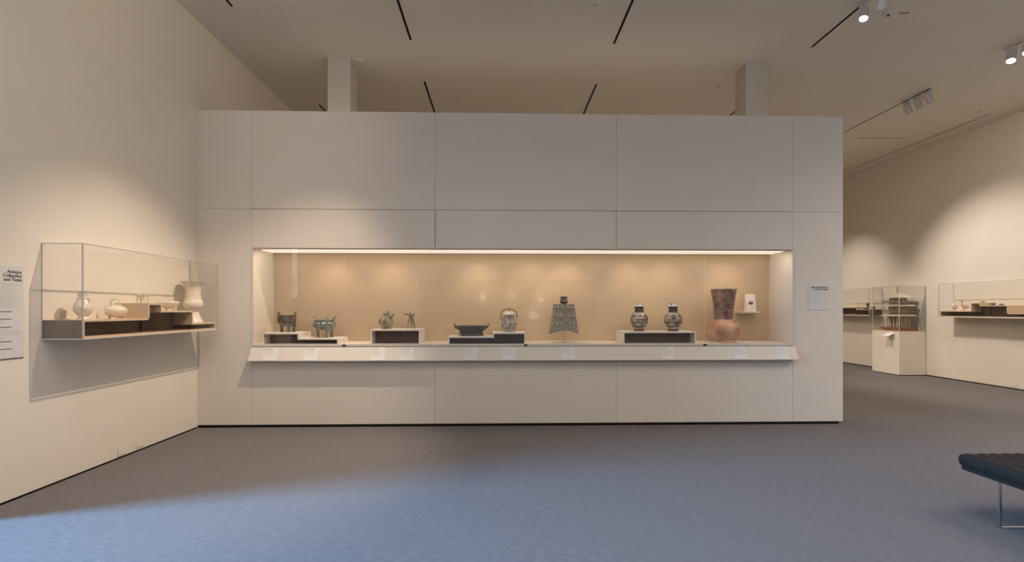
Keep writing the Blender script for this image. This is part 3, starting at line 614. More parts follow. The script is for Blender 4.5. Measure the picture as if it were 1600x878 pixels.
# 10 big vase
v = V(1130.6, 533.0, cz0, 6.72); t = thing('vase', 'large brown earthenware vase with tall flared neck and bulbous reddish body', 'vase', v.loc())
L_('body', 'bodyb', t, v.prof([(18.6, 533.0), (18.3, 530.8), (17.6, 529.4), (20.6, 526), (24, 520), (25, 513.5), (23.2, 507), (19, 502), (15.4, 498.8), (14, 497.2)], 5) + [(0, v.zz(497.2))], v.X, v.Y, seg=56)
L_('neck', 'neckb', t, v.prof([(14.2, 497.6), (13.9, 492), (14.3, 485), (15.2, 478.6)], 3) + v.prof([(16.1, 478.8), (16.1, 478.0), (15.3, 477.8)], 0) + v.prof([(15.8, 472), (17.0, 463), (18.9, 451.6), (19.1, 450.9)], 3) + v.prof([(18.2, 450.9), (16, 465), (12, 490), (0, 492)], 3), v.X, v.Y, seg=56)
T_('shoulder_lug', 'bodyb', t, [v.P(1134.5, 501.6, -15.5), v.P(1138, 498.6, -15.2), v.P(1141, 501.6, -15.8)], [.9 * v.k, 1.0 * v.k, .8 * v.k], 8)
# small wall shelf with mounted fragment
Ys = 6.86
v = V(1174, 487, 1.512, 6.95)
xs0, xs1 = onY(1159.5, 0, Ys).x, onY(1188.5, 0, Ys).x
t = thing('wall_shelf', 'small cream shelf on the back of the case beside the large vase', 'shelf', ((xs0 + xs1) / 2, CB, 1.50))
box('shelf_board', xs0, xs1, Ys, CB, 1.497, 1.519, 'cream', t, .002)
box('cleat', xs0 + .02, xs1 - .02, CB - .012, CB, 1.475, 1.497, 'cream', t)
t = thing('mount_block', 'leaning cream display block standing on the small shelf', 'mount', (v.X, 6.95, 1.519))
bm = bmesh.new(); xa, xb = onY(1165.5, 0, 6.92).x, onY(1180.5, 0, 6.92).x
prism(bm, [(6.895, 1.519), (6.985, 1.519), (6.955, 1.519 + .248), (6.935, 1.519 + .248)], 'x', xa, xb); obj('block', bm, 'offwhite', t)
xf = (xa + xb) / 2; zf = 1.519 + .117
bm = bmesh.new(); lathe(bm, [(0, 0), (.026, 0), (.036, .003), (.03, .007), (0, .008)], 0, 0, 9, 1.05, .72)
for vv in bm.verts:
    vv.co.x *= 1 + .25 * math.sin(vv.co.y * 60)
bmesh.ops.transform(bm, matrix=Matrix.Translation((xf - .004, 6.914, zf)) @ Matrix.Rotation(PI / 2 + .17, 4, 'X'), verts=bm.verts[:])
tag(obj('jade_fragment', bm, 'jade', None, 50), 'small dark jade fragment mounted on the cream block', 'jade')

# ------------------------------------------------------------------ acrylic wall cases on side walls
def hood(t, x0, x1, y0, y1, z0, z1, th=.008, front_dark=True):
    """five thin acrylic sheets; the open side is the wall (x0 = wall side)"""
    s = 1 if x1 > x0 else -1
    def b4(nm, xa, xb, ya, yb_, za, zb): box(nm, min(xa, xb), max(xa, xb), ya, yb_, za, zb, 'acrylic', t)
    b4('front_sheet', x1 - s * th, x1, y0, y1, z0, z1)
    b4('end_sheet', x0, x1 - s * th, y0, y0 + th, z0, z1); b4('end_sheet', x0, x1 - s * th, y1 - th, y1, z0, z1)
    b4('top_sheet', x0, x1 - s * th, y0 + th, y1 - th, z1 - th, z1)
    e = .0045
    bm = bmesh.new()
    for y in (y0, y1): bx(bm, min(x1 - s * th, x1) - .0005, max(x1 - s * th, x1) + .0005, y - e, y + e, z0, z1)
    for y in (y0, y1): bx(bm, min(x0, x1 - s * th), max(x0, x1 - s * th), y - e * .7, y + e * .7, z1 - .006, z1 + .001)
    bx(bm, min(x1 - s * th, x1) - .0005, max(x1 - s * th, x1) + .0005, y0 + e, y1 - e, z1 - .006, z1 + .001)
    for y in (y0, y1): bx(bm, min(x0, x0 + s * .005), max(x0, x0 + s * .005), y - e * .7, y + e * .7, z0, z1 - .006)
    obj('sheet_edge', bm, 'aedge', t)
    bm = bmesh.new()
    bx(bm, min(x1 - s * th, x1) - .001, max(x1 - s * th, x1) + .001, y0, y1, z0 - .008, z0)
    for y in (y0, y1): bx(bm, min(x0, x1 - s * th), max(x0, x1 - s * th), y - e, y + e, z0 - .008, z0)
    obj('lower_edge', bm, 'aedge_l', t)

def wall_shelf_case(label, x0, x1, y0, y1, z0, prof, zh, tb=.018, endnear=True):
    """prof: list of (ystart, yend, ztop) sorted; open-front stepped ply shelf; x0 wall side, x1 front"""
    t = thing('wall_case', label, 'display case', (x0, (y0 + y1) / 2, z0))
    s = 1 if x1 > x0 else -1; gap = .014
    xf = x1 - s * gap
    def b4(nm, xa, xb, ya, yb_, za, zb, m): return box(nm, min(xa, xb), max(xa, xb), ya, yb_, za, zb, m, t)
    b4('base_board', x0, xf, y0 + gap, y1 - gap, z0, z0 + tb, 'ply')
    prev = None
    for i, (a, b_, zt) in enumerate(prof):
        a2 = max(a, y0 + gap); b2 = min(b_, y1 - gap)
        b4('top_board', x0, xf, a2, b2, zt - tb, zt, 'ply')
        if i == 0: b4('end_board', x0, xf, a2, a2 + tb, z0 + tb, zt - tb, 'ply')
        else:
            lo, hi = sorted((prev, zt)); yy_ = a if zt > prev else a - tb
            b4('riser_board', x0, xf, yy_, yy_ + tb, lo - (0 if zt > prev else tb) if zt > prev else lo - tb, hi - tb, 'ply') if hi - lo > tb else None
        prev = zt
        b4('back_board', x0 + s * .10, x0 + s * .108, a2 + tb + .001, b2 - tb - .001, z0 + tb, zt - tb, 'brown')
    b4('end_board', x0, xf, y1 - gap - tb, y1 - gap, z0 + tb, prof[-1][2] - tb, 'ply')
    if endnear: b4('end_facing', x0, xf - s * .004, y0 + gap - .003, y0 + gap, z0, prof[0][2] - .003, 'greybrown')
    # floor lining
    b4('floor_lining', x0 + s * .108, xf - s * .012, y0 + gap + tb, y1 - gap - tb, z0 + tb, z0 + tb + .002, 'brown')
    hood(t, x0, x1, y0, y1, z0, zh)
    return t
YLn = onX(65, 0, XL).y; XLf = XL + .35; YLf = onX(340, 0, XLf).y
def yl(px, X=XLf): return onX(px, 0, X).y
zl0 = 1.295
wall_shelf_case('acrylic-hooded wall case with stepped plywood shelf, on the left wall', XL, XLf, YLn, YLf, zl0,
    [(YLn, yl(234), 1.457), (yl(234), yl(255.5), 1.612), (yl(255.5), yl(303.5), 1.533), (yl(303.5), YLf, 1.385)], 2.12)
Xm = XL + .175
# things in the left case
v = V(96, 500, 1.457, X=XL + .10); t = thing('stone_slab', 'small tan slab leaning on a base at the near end of the left wall case', 'slab', v.loc())
v.Y = max(v.Y, YLn + .09)
box('base', v.X - .035, v.X + .035, v.Y - .03, v.Y + .03, 1.457, 1.466, 'slab', t, .002)
bm = bmesh.new(); bx(bm, v.X - .026, v.X + .026, v.Y - .006, v.Y + .006, 1.466, 1.54, .002)
bmesh.ops.rotate(bm, cent=(v.X, v.Y, 1.466), matrix=Matrix.Rotation(-.12, 3, 'X'), verts=bm.verts[:]); obj('slab', bm, 'slab', t)
v = V(130, 499.4, 1.457, X=Xm); t = thing('vase', 'white porcelain vase with flared lip and oval body at near end of left wall case', 'vase', v.loc())
L_('body', 'ceramic', t, v.prof([(7.6, 499.4), (7.4, 497.6), (6.2, 495.2), (7.4, 492.4), (11, 488), (12.4, 482), (11.6, 476), (9, 471.5), (7.2, 468), (6.8, 462), (7.6, 457.5), (9.0, 455.2), (8.4, 454.9)], 4) + v.prof([(6.2, 460), (0, 470)], 0), v.X, v.Y)
bm = bmesh.new()
for y, rr in ((473.4, 10.2), (467.6, 7.4), (490.5, 8.9)): lathe(bm, v.prof([(rr, y + .8), (rr + .8, y), (rr, y - .8)], 0), v.X, v.Y, 36, closed=False)
obj('raised_ring', bm, 'ceramic', t, 60)
for s in (-1, 1): T_('handle', 'ceramic', t, [v.P(130 + s * 6.6, 464.5), v.P(130 + s * 9.6, 467), v.P(130 + s * 9.6, 472)], [.8 * v.k, .9 * v.k, .8 * v.k], 8)
bm = bmesh.new(); lathe(bm, [(0, -.012), (.02, -.008), (.022, 0), (.014, .008), (0, .012)], 0, 0, 20)
bmesh.ops.transform(bm, matrix=Matrix.Translation((v.X + 9 * v.k, v.Y - 9 * v.k, v.zz(482))) @ Matrix.Rotation(PI / 2, 4, 'X') @ Matrix.Rotation(.7, 4, 'Y'), verts=bm.verts[:]); obj('boss', bm, 'ceramic', t, 60)
v = V(181, 498.9, 1.457, X=Xm); t = thing('teapot', 'white porcelain teapot with hoop handle on three stubby feet', 'teapot', v.loc())
L_('body', 'ceramic', t, v.prof([(0, 496.6), (7, 496.0), (12.4, 492.5), (14.8, 487.6), (13.6, 482.8), (9, 479.6), (6.2, 478.7), (6.2, 477.8), (3, 477.0), (0, 476.8)], 4), v.X, v.Y)
T_('spout', 'ceramic', t, [v.P(169, 487.5), v.P(166.6, 482.5), v.P(166.4, 479.0), v.P(165.0, 476.6)], [2.4 * v.k, 1.8 * v.k, 1.2 * v.k, .9 * v.k], 10)
T_('hoop_handle', 'ceramic', t, [v.P(172.6, 480), v.P(173.2, 472.5), v.P(177, 468.8), v.P(183, 468.2), v.P(187.2, 470.6), v.P(187.8, 476), v.P(187.2, 480)], [.9 * v.k] * 7, 8)
for k in range(3):
    a = -PI / 2 + .6 + k * 2 * PI / 3; x, y_ = 9 * v.k * math.cos(a), 9 * v.k * math.sin(a)
    T_('foot', 'ceramic', t, [(v.X + x * .9, v.Y + y_ * .9, v.zz(493)), (v.X + x, v.Y + y_, v.zz(496.5)), (v.X + x * 1.05, v.Y + y_ * 1.05, v.zz(498.9))], [2 * v.k, 1.4 * v.k, 1.5 * v.k], 8)
v = V(222.5, 473.6, 1.612, X=Xm); t = thing('censer', 'small white four-legged censer on the highest step of left wall case', 'censer', v.loc())
bm = bmesh.new(); bx(bm, v.x(216.2), v.x(229.2), v.Y - .035, v.Y + .035, v.zz(467.2), v.zz(462.2), .004); obj('body', bm, 'ceramic', t)
bm = bmesh.new(); bx(bm, v.x(215.2), v.x(230.2), v.Y - .04, v.Y + .04, v.zz(462.2), v.zz(461.2), .001); obj('rim', bm, 'ceramic', t)
for sx in (-1, 1):
    for sy in (-1, 1): T_('leg', 'ceramic', t, [v.P(222.7 + sx * 5, 466.5, sy * 4), v.P(222.7 + sx * 5.4, 470, sy * 4), v.P(222.7 + sx * 5.8, 473.6, sy * 4)], [1.2 * v.k, .9 * v.k, .8 * v.k], 8)
    T_('handle', 'ceramic', t, [v.P(222.7 + sx * 5, 461.4, -1.5), v.P(222.7 + sx * 5.3, 459.2, -1), v.P(222.7 + sx * 5.3, 459.2, 1), v.P(222.7 + sx * 5, 461.4, 1.5)], .6 * v.k, 6)
v = V(263.5, 485.2, 1.533, X=Xm); t = thing('bowl', 'low white porcelain bowl on small feet, beside the tall zun vase', 'bowl', v.loc())
L_('bowl_body', 'ceramic', t, v.prof([(0, 481.8), (6, 481.2), (11.5, 478), (14.4, 473.6), (14.2, 471.6), (13.2, 470.6)], 4) + v.prof([(12.4, 471.4), (6, 478), (0, 479)], 3), v.X, v.Y)
for k in range(3):
    a = -PI / 2 + k * 2 * PI / 3; x, y_ = 6 * v.k * math.cos(a), 6 * v.k * math.sin(a)
    T_('foot', 'ceramic', t, [(v.X + x, v.Y + y_, v.zz(480.5)), (v.X + x * 1.1, v.Y + y_ * 1.1, v.zz(483)), (v.X + x * 1.05, v.Y + y_ * 1.05, v.zz(485.2))], [1.6 * v.k, 1.1 * v.k, 1.2 * v.k], 8)
T_('side_lug', 'ceramic', t, [v.P(251, 473.5), v.P(247.6, 472.6), v.P(245.8, 472.2)], [1.2 * v.k, 1.1 * v.k, .7 * v.k], 8)
t['label'] = 'low white porcelain bowl on small feet in left wall case, beside the tall vase'
v = V(301.8, 503.8, 1.385, X=Xm); t = thing('vase', 'tall white porcelain vase with wide trumpet mouth at far end of left wall case', 'vase', v.loc())
L_('body', 'ceramic', t, v.prof([(14.2, 503.8), (14.0, 502.4), (11.6, 498), (8.6, 490), (8.2, 485), (10, 483), (13.4, 478.5), (13.8, 473.5), (12.4, 469), (11.4, 466)], 4), v.X, v.Y)
L_('neck', 'ceramic', t, v.prof([(11.0, 466.6), (10.6, 460), (10.8, 452), (13, 445.5), (17.6, 440.6), (18.2, 439.8)], 4) + v.prof([(17.2, 440), (11, 447), (9, 455), (0, 460)], 3), v.X, v.Y)
bm = bmesh.new()
for y, rr in ((467, 11.4), (484.4, 8.8)): lathe(bm, v.prof([(rr, y + .9), (rr + 1.1, y), (rr, y - .9)], 0), v.X, v.Y, 36, closed=False)
obj('raised_ring', bm, 'ceramic', t, 60)

# right wall cases
XRf = XR - .34
def yr(px): return onX(px, 0, XRf).y
zr_b = 1.385; Yfar = yr(1466.5)
wall_shelf_case('long acrylic-hooded wall case with stepped shelf, cut by the right edge', XR, XRf, 7.6, Yfar, zr_b,
    [(7.6, yr(1573.5), 1.475), (yr(1573.5), yr(1530), 1.625), (yr(1530), yr(1515.5), 1.68), (yr(1515.5), Yfar, 1.515)], 2.10)
Yn3 = onX(1378, 0, XR).y
wall_shelf_case('acrylic-hooded wall case seen between the partition and the pagoda pedestal', XR, XRf, Yn3, Yn3 + 1.75, zr_b,
    [(Yn3, yr(1337), 1.545), (yr(1337), Yn3 + 1.75, 1.60)], 2.10)
XRm = XR - .17
def bird(px, yb_, lab, pts, rads, legs):
    v = V(px, yb_, 1.515, X=XRm); t = thing('bird_figurine', lab, 'figurine', v.loc(), 'pale bird figurines')
    T_('bird_body', 'ceramic_p', t, [v.P(a, b_) for a, b_ in pts], [r_ * v.k for r_ in rads], 14, 5)
    for a, dy in legs: T_('leg', 'ceramic_p', t, [v.P(a, yb_ - 3.4, dy), v.P(a, yb_ - 1.2, dy), v.P(a - .5, yb_ - .5, dy), v.P(a - 1.4, yb_ - .4, dy)], [.9 * v.k, .5 * v.k, .5 * v.k, .4 * v.k], 8)
bird(1492.4, 485.4, 'pale bird figurine with upright neck, left one of two on right shelf', [(1496.6, 478.2), (1494.6, 479.2), (1492.2, 479.6), (1490.2, 478), (1490.6, 475), (1491.2, 471.6), (1491, 469.4), (1490.6, 467.6)],
     [.6, 2.6, 3.9, 3.0, 1.5, 1.0, 1.4, .5], [(1491.2, -1.2), (1493.4, 1.2)])
bird(1507, 485.4, 'pale heron-like figurine with long beak, right one of two on right shelf', [(1514.6, 480.6), (1511.6, 479.6), (1508.4, 478.8), (1505, 477.6), (1502.8, 475), (1503.6, 472), (1502.8, 469.8), (1501.4, 469.6), (1496.8, 470.2)],
     [.5, 2.2, 3.4, 2.6, 1.3, .9, 1.1, .9, .3], [(1506, -1.2), (1508.4, 1.2)])
v = V(1530.5, 472.8, 1.68, X=XRm); v.Y = (yr(1530) + yr(1515.5)) / 2; t = thing('dish', 'tiny pale stem dish on the highest step of right shelf', 'dish', v.loc())
L_('dish_body', 'ceramic_p', t, [(.022, 1.68), (.018, 1.684), (.012, 1.69), (.03, 1.70), (.055, 1.712), (.05, 1.712), (.0, 1.70)], v.X, v.Y)
for px, lab, w_, h_ in ((1551.5, 'small dark faceted stone carving on the right shelf, nearer the birds', 4.6, 4.6), (1565, 'flat dark stone carving on the right shelf, nearer the frame edge', 4.6, 2.6)):
    v = V(px, 477, 1.625, X=XRm); t = thing('stone_carving', lab, 'carving', v.loc(), 'dark stone carvings on the right shelf')
    bm = bmesh.new(); bmesh.ops.create_icosphere(bm, subdivisions=2, radius=1)
    for q in bm.verts:
        k = 1 + .22 * math.sin(q.co.x * 5 + px) * math.cos(q.co.y * 4)
        q.co = Vector((v.X + q.co.x * w_ * v.k * k * .7, v.Y + q.co.y * w_ * v.k * k * .7, 1.625 + (q.co.z + 1) * h_ * .5 * v.k))
    obj('stone', bm, 'violet', t, 30)
# case 3 contents
v = V(1337.5, 479, 1.60, X=XRm); v.Y = yr(1337) + .13; t = thing('figurine', 'tiny cream figurine on the shelf nearest the partition edge', 'figurine', v.loc())
L_('body', 'ceramic', t, [(.025, 1.60), (.028, 1.63), (.018, 1.67), (.012, 1.69), (.024, 1.705), (.022, 1.73), (0, 1.74)], v.X, v.Y, seg=20)
v = V(1356, 483, 1.545, X=XRm); t = thing('rock_carving', 'dark carved stone with a round upright top, behind the pagoda pedestal', 'carving', v.loc())
bm = bmesh.new()
for dx, dz, r_ in ((0, .03, .04), (-.05, .02, .03), (0.0, .075, .028)):
    g_ = bmesh.ops.create_icosphere(bm, subdivisions=2, radius=r_, matrix=Matrix.Translation((v.X + dx * .5, v.Y - dx, 1.545 + dz)))
obj('stone_base', bm, 'violet', t, 60)
bm = bmesh.new(); bmesh.ops.create_icosphere(bm, subdivisions=2, radius=.048, matrix=Matrix.Translation((v.X, v.Y, 1.545 + .135))); obj('round_top', bm, 'violet', t, 60)
v2 = V(1364, 483, 1.545, X=XRm); v2.Y = max(v2.Y, Yn3 + .07)
bm = bmesh.new(); bmesh.ops.create_icosphere(bm, subdivisions=2, radius=.055)
for q in bm.verts: q.co = Vector((v2.X + q.co.x, v2.Y + q.co.y, 1.545 + .045 + q.co.z * .8))
tag(obj('round_stone', bm, 'glaze_b', None, 60), 'low rounded brown stone at the near end of the shelf behind the pedestal', 'stone')

# ------------------------------------------------------------------ pedestal with pagoda
Yp0 = Ydep(11.33, 9.3); Xp0 = 9.315; Yp1 = Yp0 + .82; Xp1 = XR - .012; zp = 1.035
t = thing('pedestal', 'beige floor pedestal with acrylic hood holding the pagoda, against the right wall', 'pedestal', ((Xp0 + Xp1) / 2, (Yp0 + Yp1) / 2, 0))
box('plinth_body', Xp0, Xp1, Yp0, Yp1, 0.018, zp - .02, 'wall', t); box('toe_kick', Xp0 + .015, Xp1 - .01, Yp0 + .015, Yp1 - .01, 0, .018, 'black', t)
box('deck_board', Xp0, Xp1, Yp0, Yp1, zp - .0199, zp, 'ply', t)
s = 'acrylic'; zt2 = 2.095; th = .008
box('front_sheet', Xp0, Xp1, Yp0, Yp0 + th, zp, zt2, s, t); box('rear_sheet', Xp0, Xp1, Yp1 - th, Yp1, zp, zt2, s, t)
box('side_sheet', Xp0, Xp0 + th, Yp0 + th, Yp1 - th, zp, zt2, s, t); box('side_sheet', Xp1 - th, Xp1, Yp0 + th, Yp1 - th, zp, zt2, s, t)
box('top_sheet', Xp0 + th, Xp1 - th, Yp0 + th, Yp1 - th, zt2 - th, zt2, s, t)
bm = bmesh.new(); e = .006
bx(bm, Xp0 - .001, Xp0 + th, Yp0 - .001, Yp0 + th, zp, zt2)
bx(bm, Xp0 - .001, Xp0 + th, Yp1 - th, Yp1 + .001, zp, zt2)
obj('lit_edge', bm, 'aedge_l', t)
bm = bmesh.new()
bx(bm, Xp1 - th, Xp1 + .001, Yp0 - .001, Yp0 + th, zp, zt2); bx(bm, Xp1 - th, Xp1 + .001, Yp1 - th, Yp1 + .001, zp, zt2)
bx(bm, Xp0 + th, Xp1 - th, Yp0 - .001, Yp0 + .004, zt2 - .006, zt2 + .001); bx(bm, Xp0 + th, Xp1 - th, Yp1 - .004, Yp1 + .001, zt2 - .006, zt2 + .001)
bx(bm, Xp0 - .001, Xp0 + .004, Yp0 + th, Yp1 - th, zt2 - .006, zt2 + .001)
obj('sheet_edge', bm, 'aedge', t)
# card bracket on the left face
yq = Yp0 + .22
t = thing('label_card', 'small tilted white card projecting from the pagoda pedestal', 'label', (Xp0, yq, .95))
bm = bmesh.new(); prism(bm, [(Xp0 - .15, .91), (Xp0 - .147, .906), (Xp0 - .001, .975), (Xp0 - .001, .983)], 'y', yq - .08, yq + .12); obj('card', bm, 'card', t)
box('bracket', Xp0 - .05, Xp0 - .0005, yq - .01, yq + .05, .925, .94, 'card', t)

v = V(1406.5, 518.2, zp, X=(Xp0 + Xp1) / 2); v.Y = (Yp0 + Yp1) / 2; v.k = YC(v.X, v.Y) / F
pg = thing('pagoda_model', 'glazed ceramic pagoda model with three roofs, on the pedestal', 'pagoda', v.loc())
k10 = 1 / 10.98
def zt(y): return v.zz(450 + y * k10)
def hw(x): return x * k10 * v.k
def frust(bm, w0, z0, w1, z1, lift=0.0):
    n = 8; r0 = []; r1 = []
    for side in range(4):
        for i in range(n):
            u = -1 + 2 * i / n; c = [(u, -1), (1, u), (-u, 1), (-1, -u)][side]
            r0.append(bm.verts.new((v.X + c[0] * w0, v.Y + c[1] * w0, z0 + lift * abs(u) ** 3)))
            r1.append(bm.verts.new((v.X + c[0] * w1, v.Y + c[1] * w1, z1)))
    m_ = len(r0)
    for i in range(m_): bm.faces.new((r0[i], r0[(i + 1) % m_], r1[(i + 1) % m_], r1[i]))
    bm.faces.new(r0[::-1]); bm.faces.new(r1)
def fr(nm, m, *a): bm = bmesh.new(); frust(bm, *a); return obj(nm, bm, m, pg)
fr('base_tray', 'terra', hw(140), zp, hw(185), zt(690), hw(4))
box('ground_floor', v.X - hw(85), v.X + hw(85), v.Y - hw(85), v.Y + hw(85), zt(690), zt(515), 'glaze_b', pg)
for sx in (-1, -.33, .33, 1):
    for sy in (-1, -.33, .33, 1):
        if abs(sx) == 1 or abs(sy) == 1:
            T_('pillar', 'pillar', pg, [(v.X + sx * hw(100), v.Y + sy * hw(100), zt(690)), (v.X + sx * hw(100), v.Y + sy * hw(100), zt(505))], hw(11), 8, 1)
bm = bmesh.new()
for s_ in (-1, 1):
    bx(bm, v.X - hw(108), v.X + hw(108), v.Y + s_ * hw(100) - hw(6), v.Y + s_ * hw(100) + hw(6), zt(535), zt(508))
    bx(bm, v.X + s_ * hw(100) - hw(6), v.X + s_ * hw(100) + hw(6), v.Y - hw(94), v.Y + hw(94), zt(535), zt(508))
obj('lintel', bm, 'glaze_b', pg)
def roof(nm, w0, y0, w1, y1, lift):
    o = fr(nm, 'glaze_y', w0, zt(y0), w1, zt(y1), lift)
    bm = bmesh.new()
    for side in range(4):
        for i in range(-4, 5):
            u = i / 4.5; dx, dy = [(u, -1), (1, u), (u, 1), (-1, u)][side]
            a = Vector((v.X + dx * w0, v.Y + dy * w0, zt(y0) + lift * abs(u) ** 3 + .004)); b_ = Vector((v.X + dx * w1, v.Y + dy * w1, zt(y1) + .002))
            tube(bm, [a, b_], .006, 5, 1)
    obj('roof_ribs', bm, 'glaze_y', pg, 60)
    return o
roof('roof', hw(185), 500, hw(85), 462, hw(8))
def balcony(w0, yb0, w1, yt0, hb):
    fr('balcony', 'glaze_b', w1, zt(yb0), w0, zt(yt0), hw(8))
    bm = bmesh.new(); r = w0 - hw(8)
    for i in range(-3, 4):
        u = i / 3
        for dx, dy in ((u, -1), (u, 1), (1, u), (-1, u)):
            x, y = v.X + dx * r, v.Y + dy * r; bx(bm, x - .005, x + .005, y - .005, y + .005, zt(yt0), zt(yt0 - hb))
    for s_ in (-1, 1):
        bx(bm, v.X - r, v.X + r, v.Y + s_ * r - .005, v.Y + s_ * r + .005, zt(yt0 - hb), zt(yt0 - hb) + .007); bx(bm, v.X + s_ * r - .005, v.X + s_ * r + .005, v.Y - r, v.Y + r, zt(yt0 - hb), zt(yt0 - hb) + .007)
    obj('railing', bm, 'glaze_b', pg)
box('core_block', v.X - hw(85), v.X + hw(85), v.Y - hw(85), v.Y + hw(85), zt(462), zt(448), 'terra', pg)
balcony(hw(170), 448, hw(120), 415, 22)
def tierbody(w_, y0, y1):
    box('tier_wall', v.X - w_ * .85, v.X + w_ * .85, v.Y - w_ * .85, v.Y + w_ * .85, zt(y0), zt(y1), 'glaze_b', pg)
    for sx in (-1, 0, 1):
        for sy in (-1, 0, 1):
            if sx or sy: T_('pillar', 'pillar', pg, [(v.X + sx * w_ * .9, v.Y + sy * w_ * .9, zt(y0)), (v.X + sx * w_ * .9, v.Y + sy * w_ * .9, zt(y1))], hw(8), 8, 1)
tierbody(hw(97), 415, 335)
roof('roof', hw(187), 332, hw(80), 298, hw(8))
box('core_block', v.X - hw(78), v.X + hw(78), v.Y - hw(78), v.Y + hw(78), zt(298), zt(288), 'terra', pg)
balcony(hw(155), 288, hw(110), 258, 20)
tierbody(hw(87), 258, 196)
roof('top_roof', hw(172), 192, hw(14), 118, hw(8))
L_('finial', 'glaze_y', pg, [(hw(14), zt(118)), (hw(10), zt(110)), (hw(16), zt(104)), (0, zt(94))], v.X, v.Y, seg=14)

# ------------------------------------------------------------------ wall texts
def lettering(s_, size, loc, rot, m, parent, nm='title_lettering', bold=.0):
    cu = bpy.data.curves.new(nm, 'FONT'); cu.body = s_; cu.size = size; cu.align_x = 'RIGHT'; cu.extrude = .0006; cu.offset = bold; cu.resolution_u = 3; cu.space_line = .86
    o = bpy.data.objects.new(nm, cu); C.objects.link(o)
    bpy.context.view_layer.update(); dg = bpy.context.evaluated_depsgraph_get()
    me = bpy.data.meshes.new_from_object(o.evaluated_get(dg)); bpy.data.objects.remove(o)
    o = bpy.data.objects.new(nm, me); C.objects.link(o); me.materials.clear(); me.materials.append(M[m])
    me.transform(Matrix.LocRotScale(Vector(loc), rot, None))
    o.parent = parent; o.matrix_parent_inverse = parent_inv(parent); return o
from mathutils import Euler
ye = onX(36, 0, XL).y; zb = 1.155; ztp = 1.90
t = thing('wall_text_panel', 'white wall text panel titled Antique Collecting and Taste, cut by left edge', 'sign', (XL, ye - .3, zb))
box('board', XL, XL + .006, ye - .51, ye, zb, ztp, 'signcard', t); box('lower_edge', XL, XL + .0065, ye - .51, ye, zb - .006, zb - .0002, 'ink', t)  # black strip under the board is its shadow, put in as colour
yt = onX(32.6, 0, XL).y; RX = Euler((PI / 2, 0, PI / 2))
lettering('Antique\nCollecting\nand Taste', .037, (XL + .0065, yt, EYE + (HOR - 427.6) * 3.99 / F), RX, 'ink', t, bold=.0007)
bm = bmesh.new()
def ln(y0px, frac, h=.0035, start=None):
    z = EYE + (HOR - y0px) * 3.95 / F; yy0 = ye - .48
    bx(bm, XL + .006, XL + .0066, yy0, yy0 + (yt - yy0) * frac, z, z + h)
for i in range(17): ln(444 + i * 2.25, .93 + .07 * math.sin(i * 2.1))
for y in (516, 518.4, 520.8, 523): ln(y, .98)
for y in (492, 504, 528, 538, 550): ln(y, .70)
tag(obj('body_print', bm, 'greyink', t), kind='stuff')
bm = bmesh.new()
for y in (487.5, 499, 511.5, 533.5, 545): ln(y, .82, .006)
obj('heading_print', bm, 'ink', t)

x0, x1 = onY(1262.5, 0, D).x, onY(1295, 0, D).x; za, zb_ = onY(1279, 484.5, D).z, onY(1279, 443.5, D).z
t = thing('wall_text_panel', 'small wall text panel titled Jade and Bronze in Early China, right of the long case', 'sign', ((x0 + x1) / 2, D, za))
box('board', x0, x1, D - .005, D - .0003, za, zb_, 'signcard2', t)
lettering('Jade and Bronze\nin Early China', .0335, (x1 - .022, D - .0056, onY(1279, 449.8, D).z), Euler((PI / 2, 0, 0)), 'ink', t, bold=.0007)
bm = bmesh.new()
for i in range(13): bx(bm, x0 + .03, x1 - .02 - .02 * ((i * 5) % 3), D - .0058, D - .005, zb_ - .085 - i * .0165, zb_ - .082 - i * .0165)
tag(obj('body_print', bm, M['rail'], t), kind='stuff')

# outlets
def outlet(px, py, X, lab, w_=.115, h_=.075, mm='plastic'):
    p = onX(px, py, X); s_ = 1 if X < 0 else -1
    t = thing('wall_outlet', lab, 'outlet', (X, p.y, p.z))
    box('cover_plate', min(X, X + s_ * .006), max(X, X + s_ * .006), p.y - w_ / 2, p.y + w_ / 2, p.z - h_ / 2, p.z + h_ / 2, mm, t, .0015)
    for k in (-1, 1): box('socket', min(X + s_ * .006, X + s_ * .0075), max(X + s_ * .006, X + s_ * .0075), p.y + k * w_ * .24 - .016, p.y + k * w_ * .24 + .016, p.z - .02, p.z + .02, 'offwhite', t, .0008)
outlet(190, 705.5, XL, 'white wall outlet near the floor on the left wall, nearer one')
outlet(218, 693.5, XL, 'white wall outlet near the floor on the left wall, farther one')
outlet(1585, 601, XR, 'white wall outlet near the floor at the right edge')

# ------------------------------------------------------------------ bench
XB = 3.52; YBf = Ydep(3.72, XB); W = .78; Lb = 1.75; zf0 = .328; zf1 = .362; ztop = .452
t = thing('bench', 'black tufted leather bench on slim steel legs, cut by the right edge', 'bench', (XB + W / 2, YBf - Lb / 2, 0))
bm = bmesh.new(); bx(bm, XB + .006, XB + W - .006, YBf - Lb + .006, YBf - .006, zf0, zf1, .004); obj('seat_base', bm, 'leather', t)
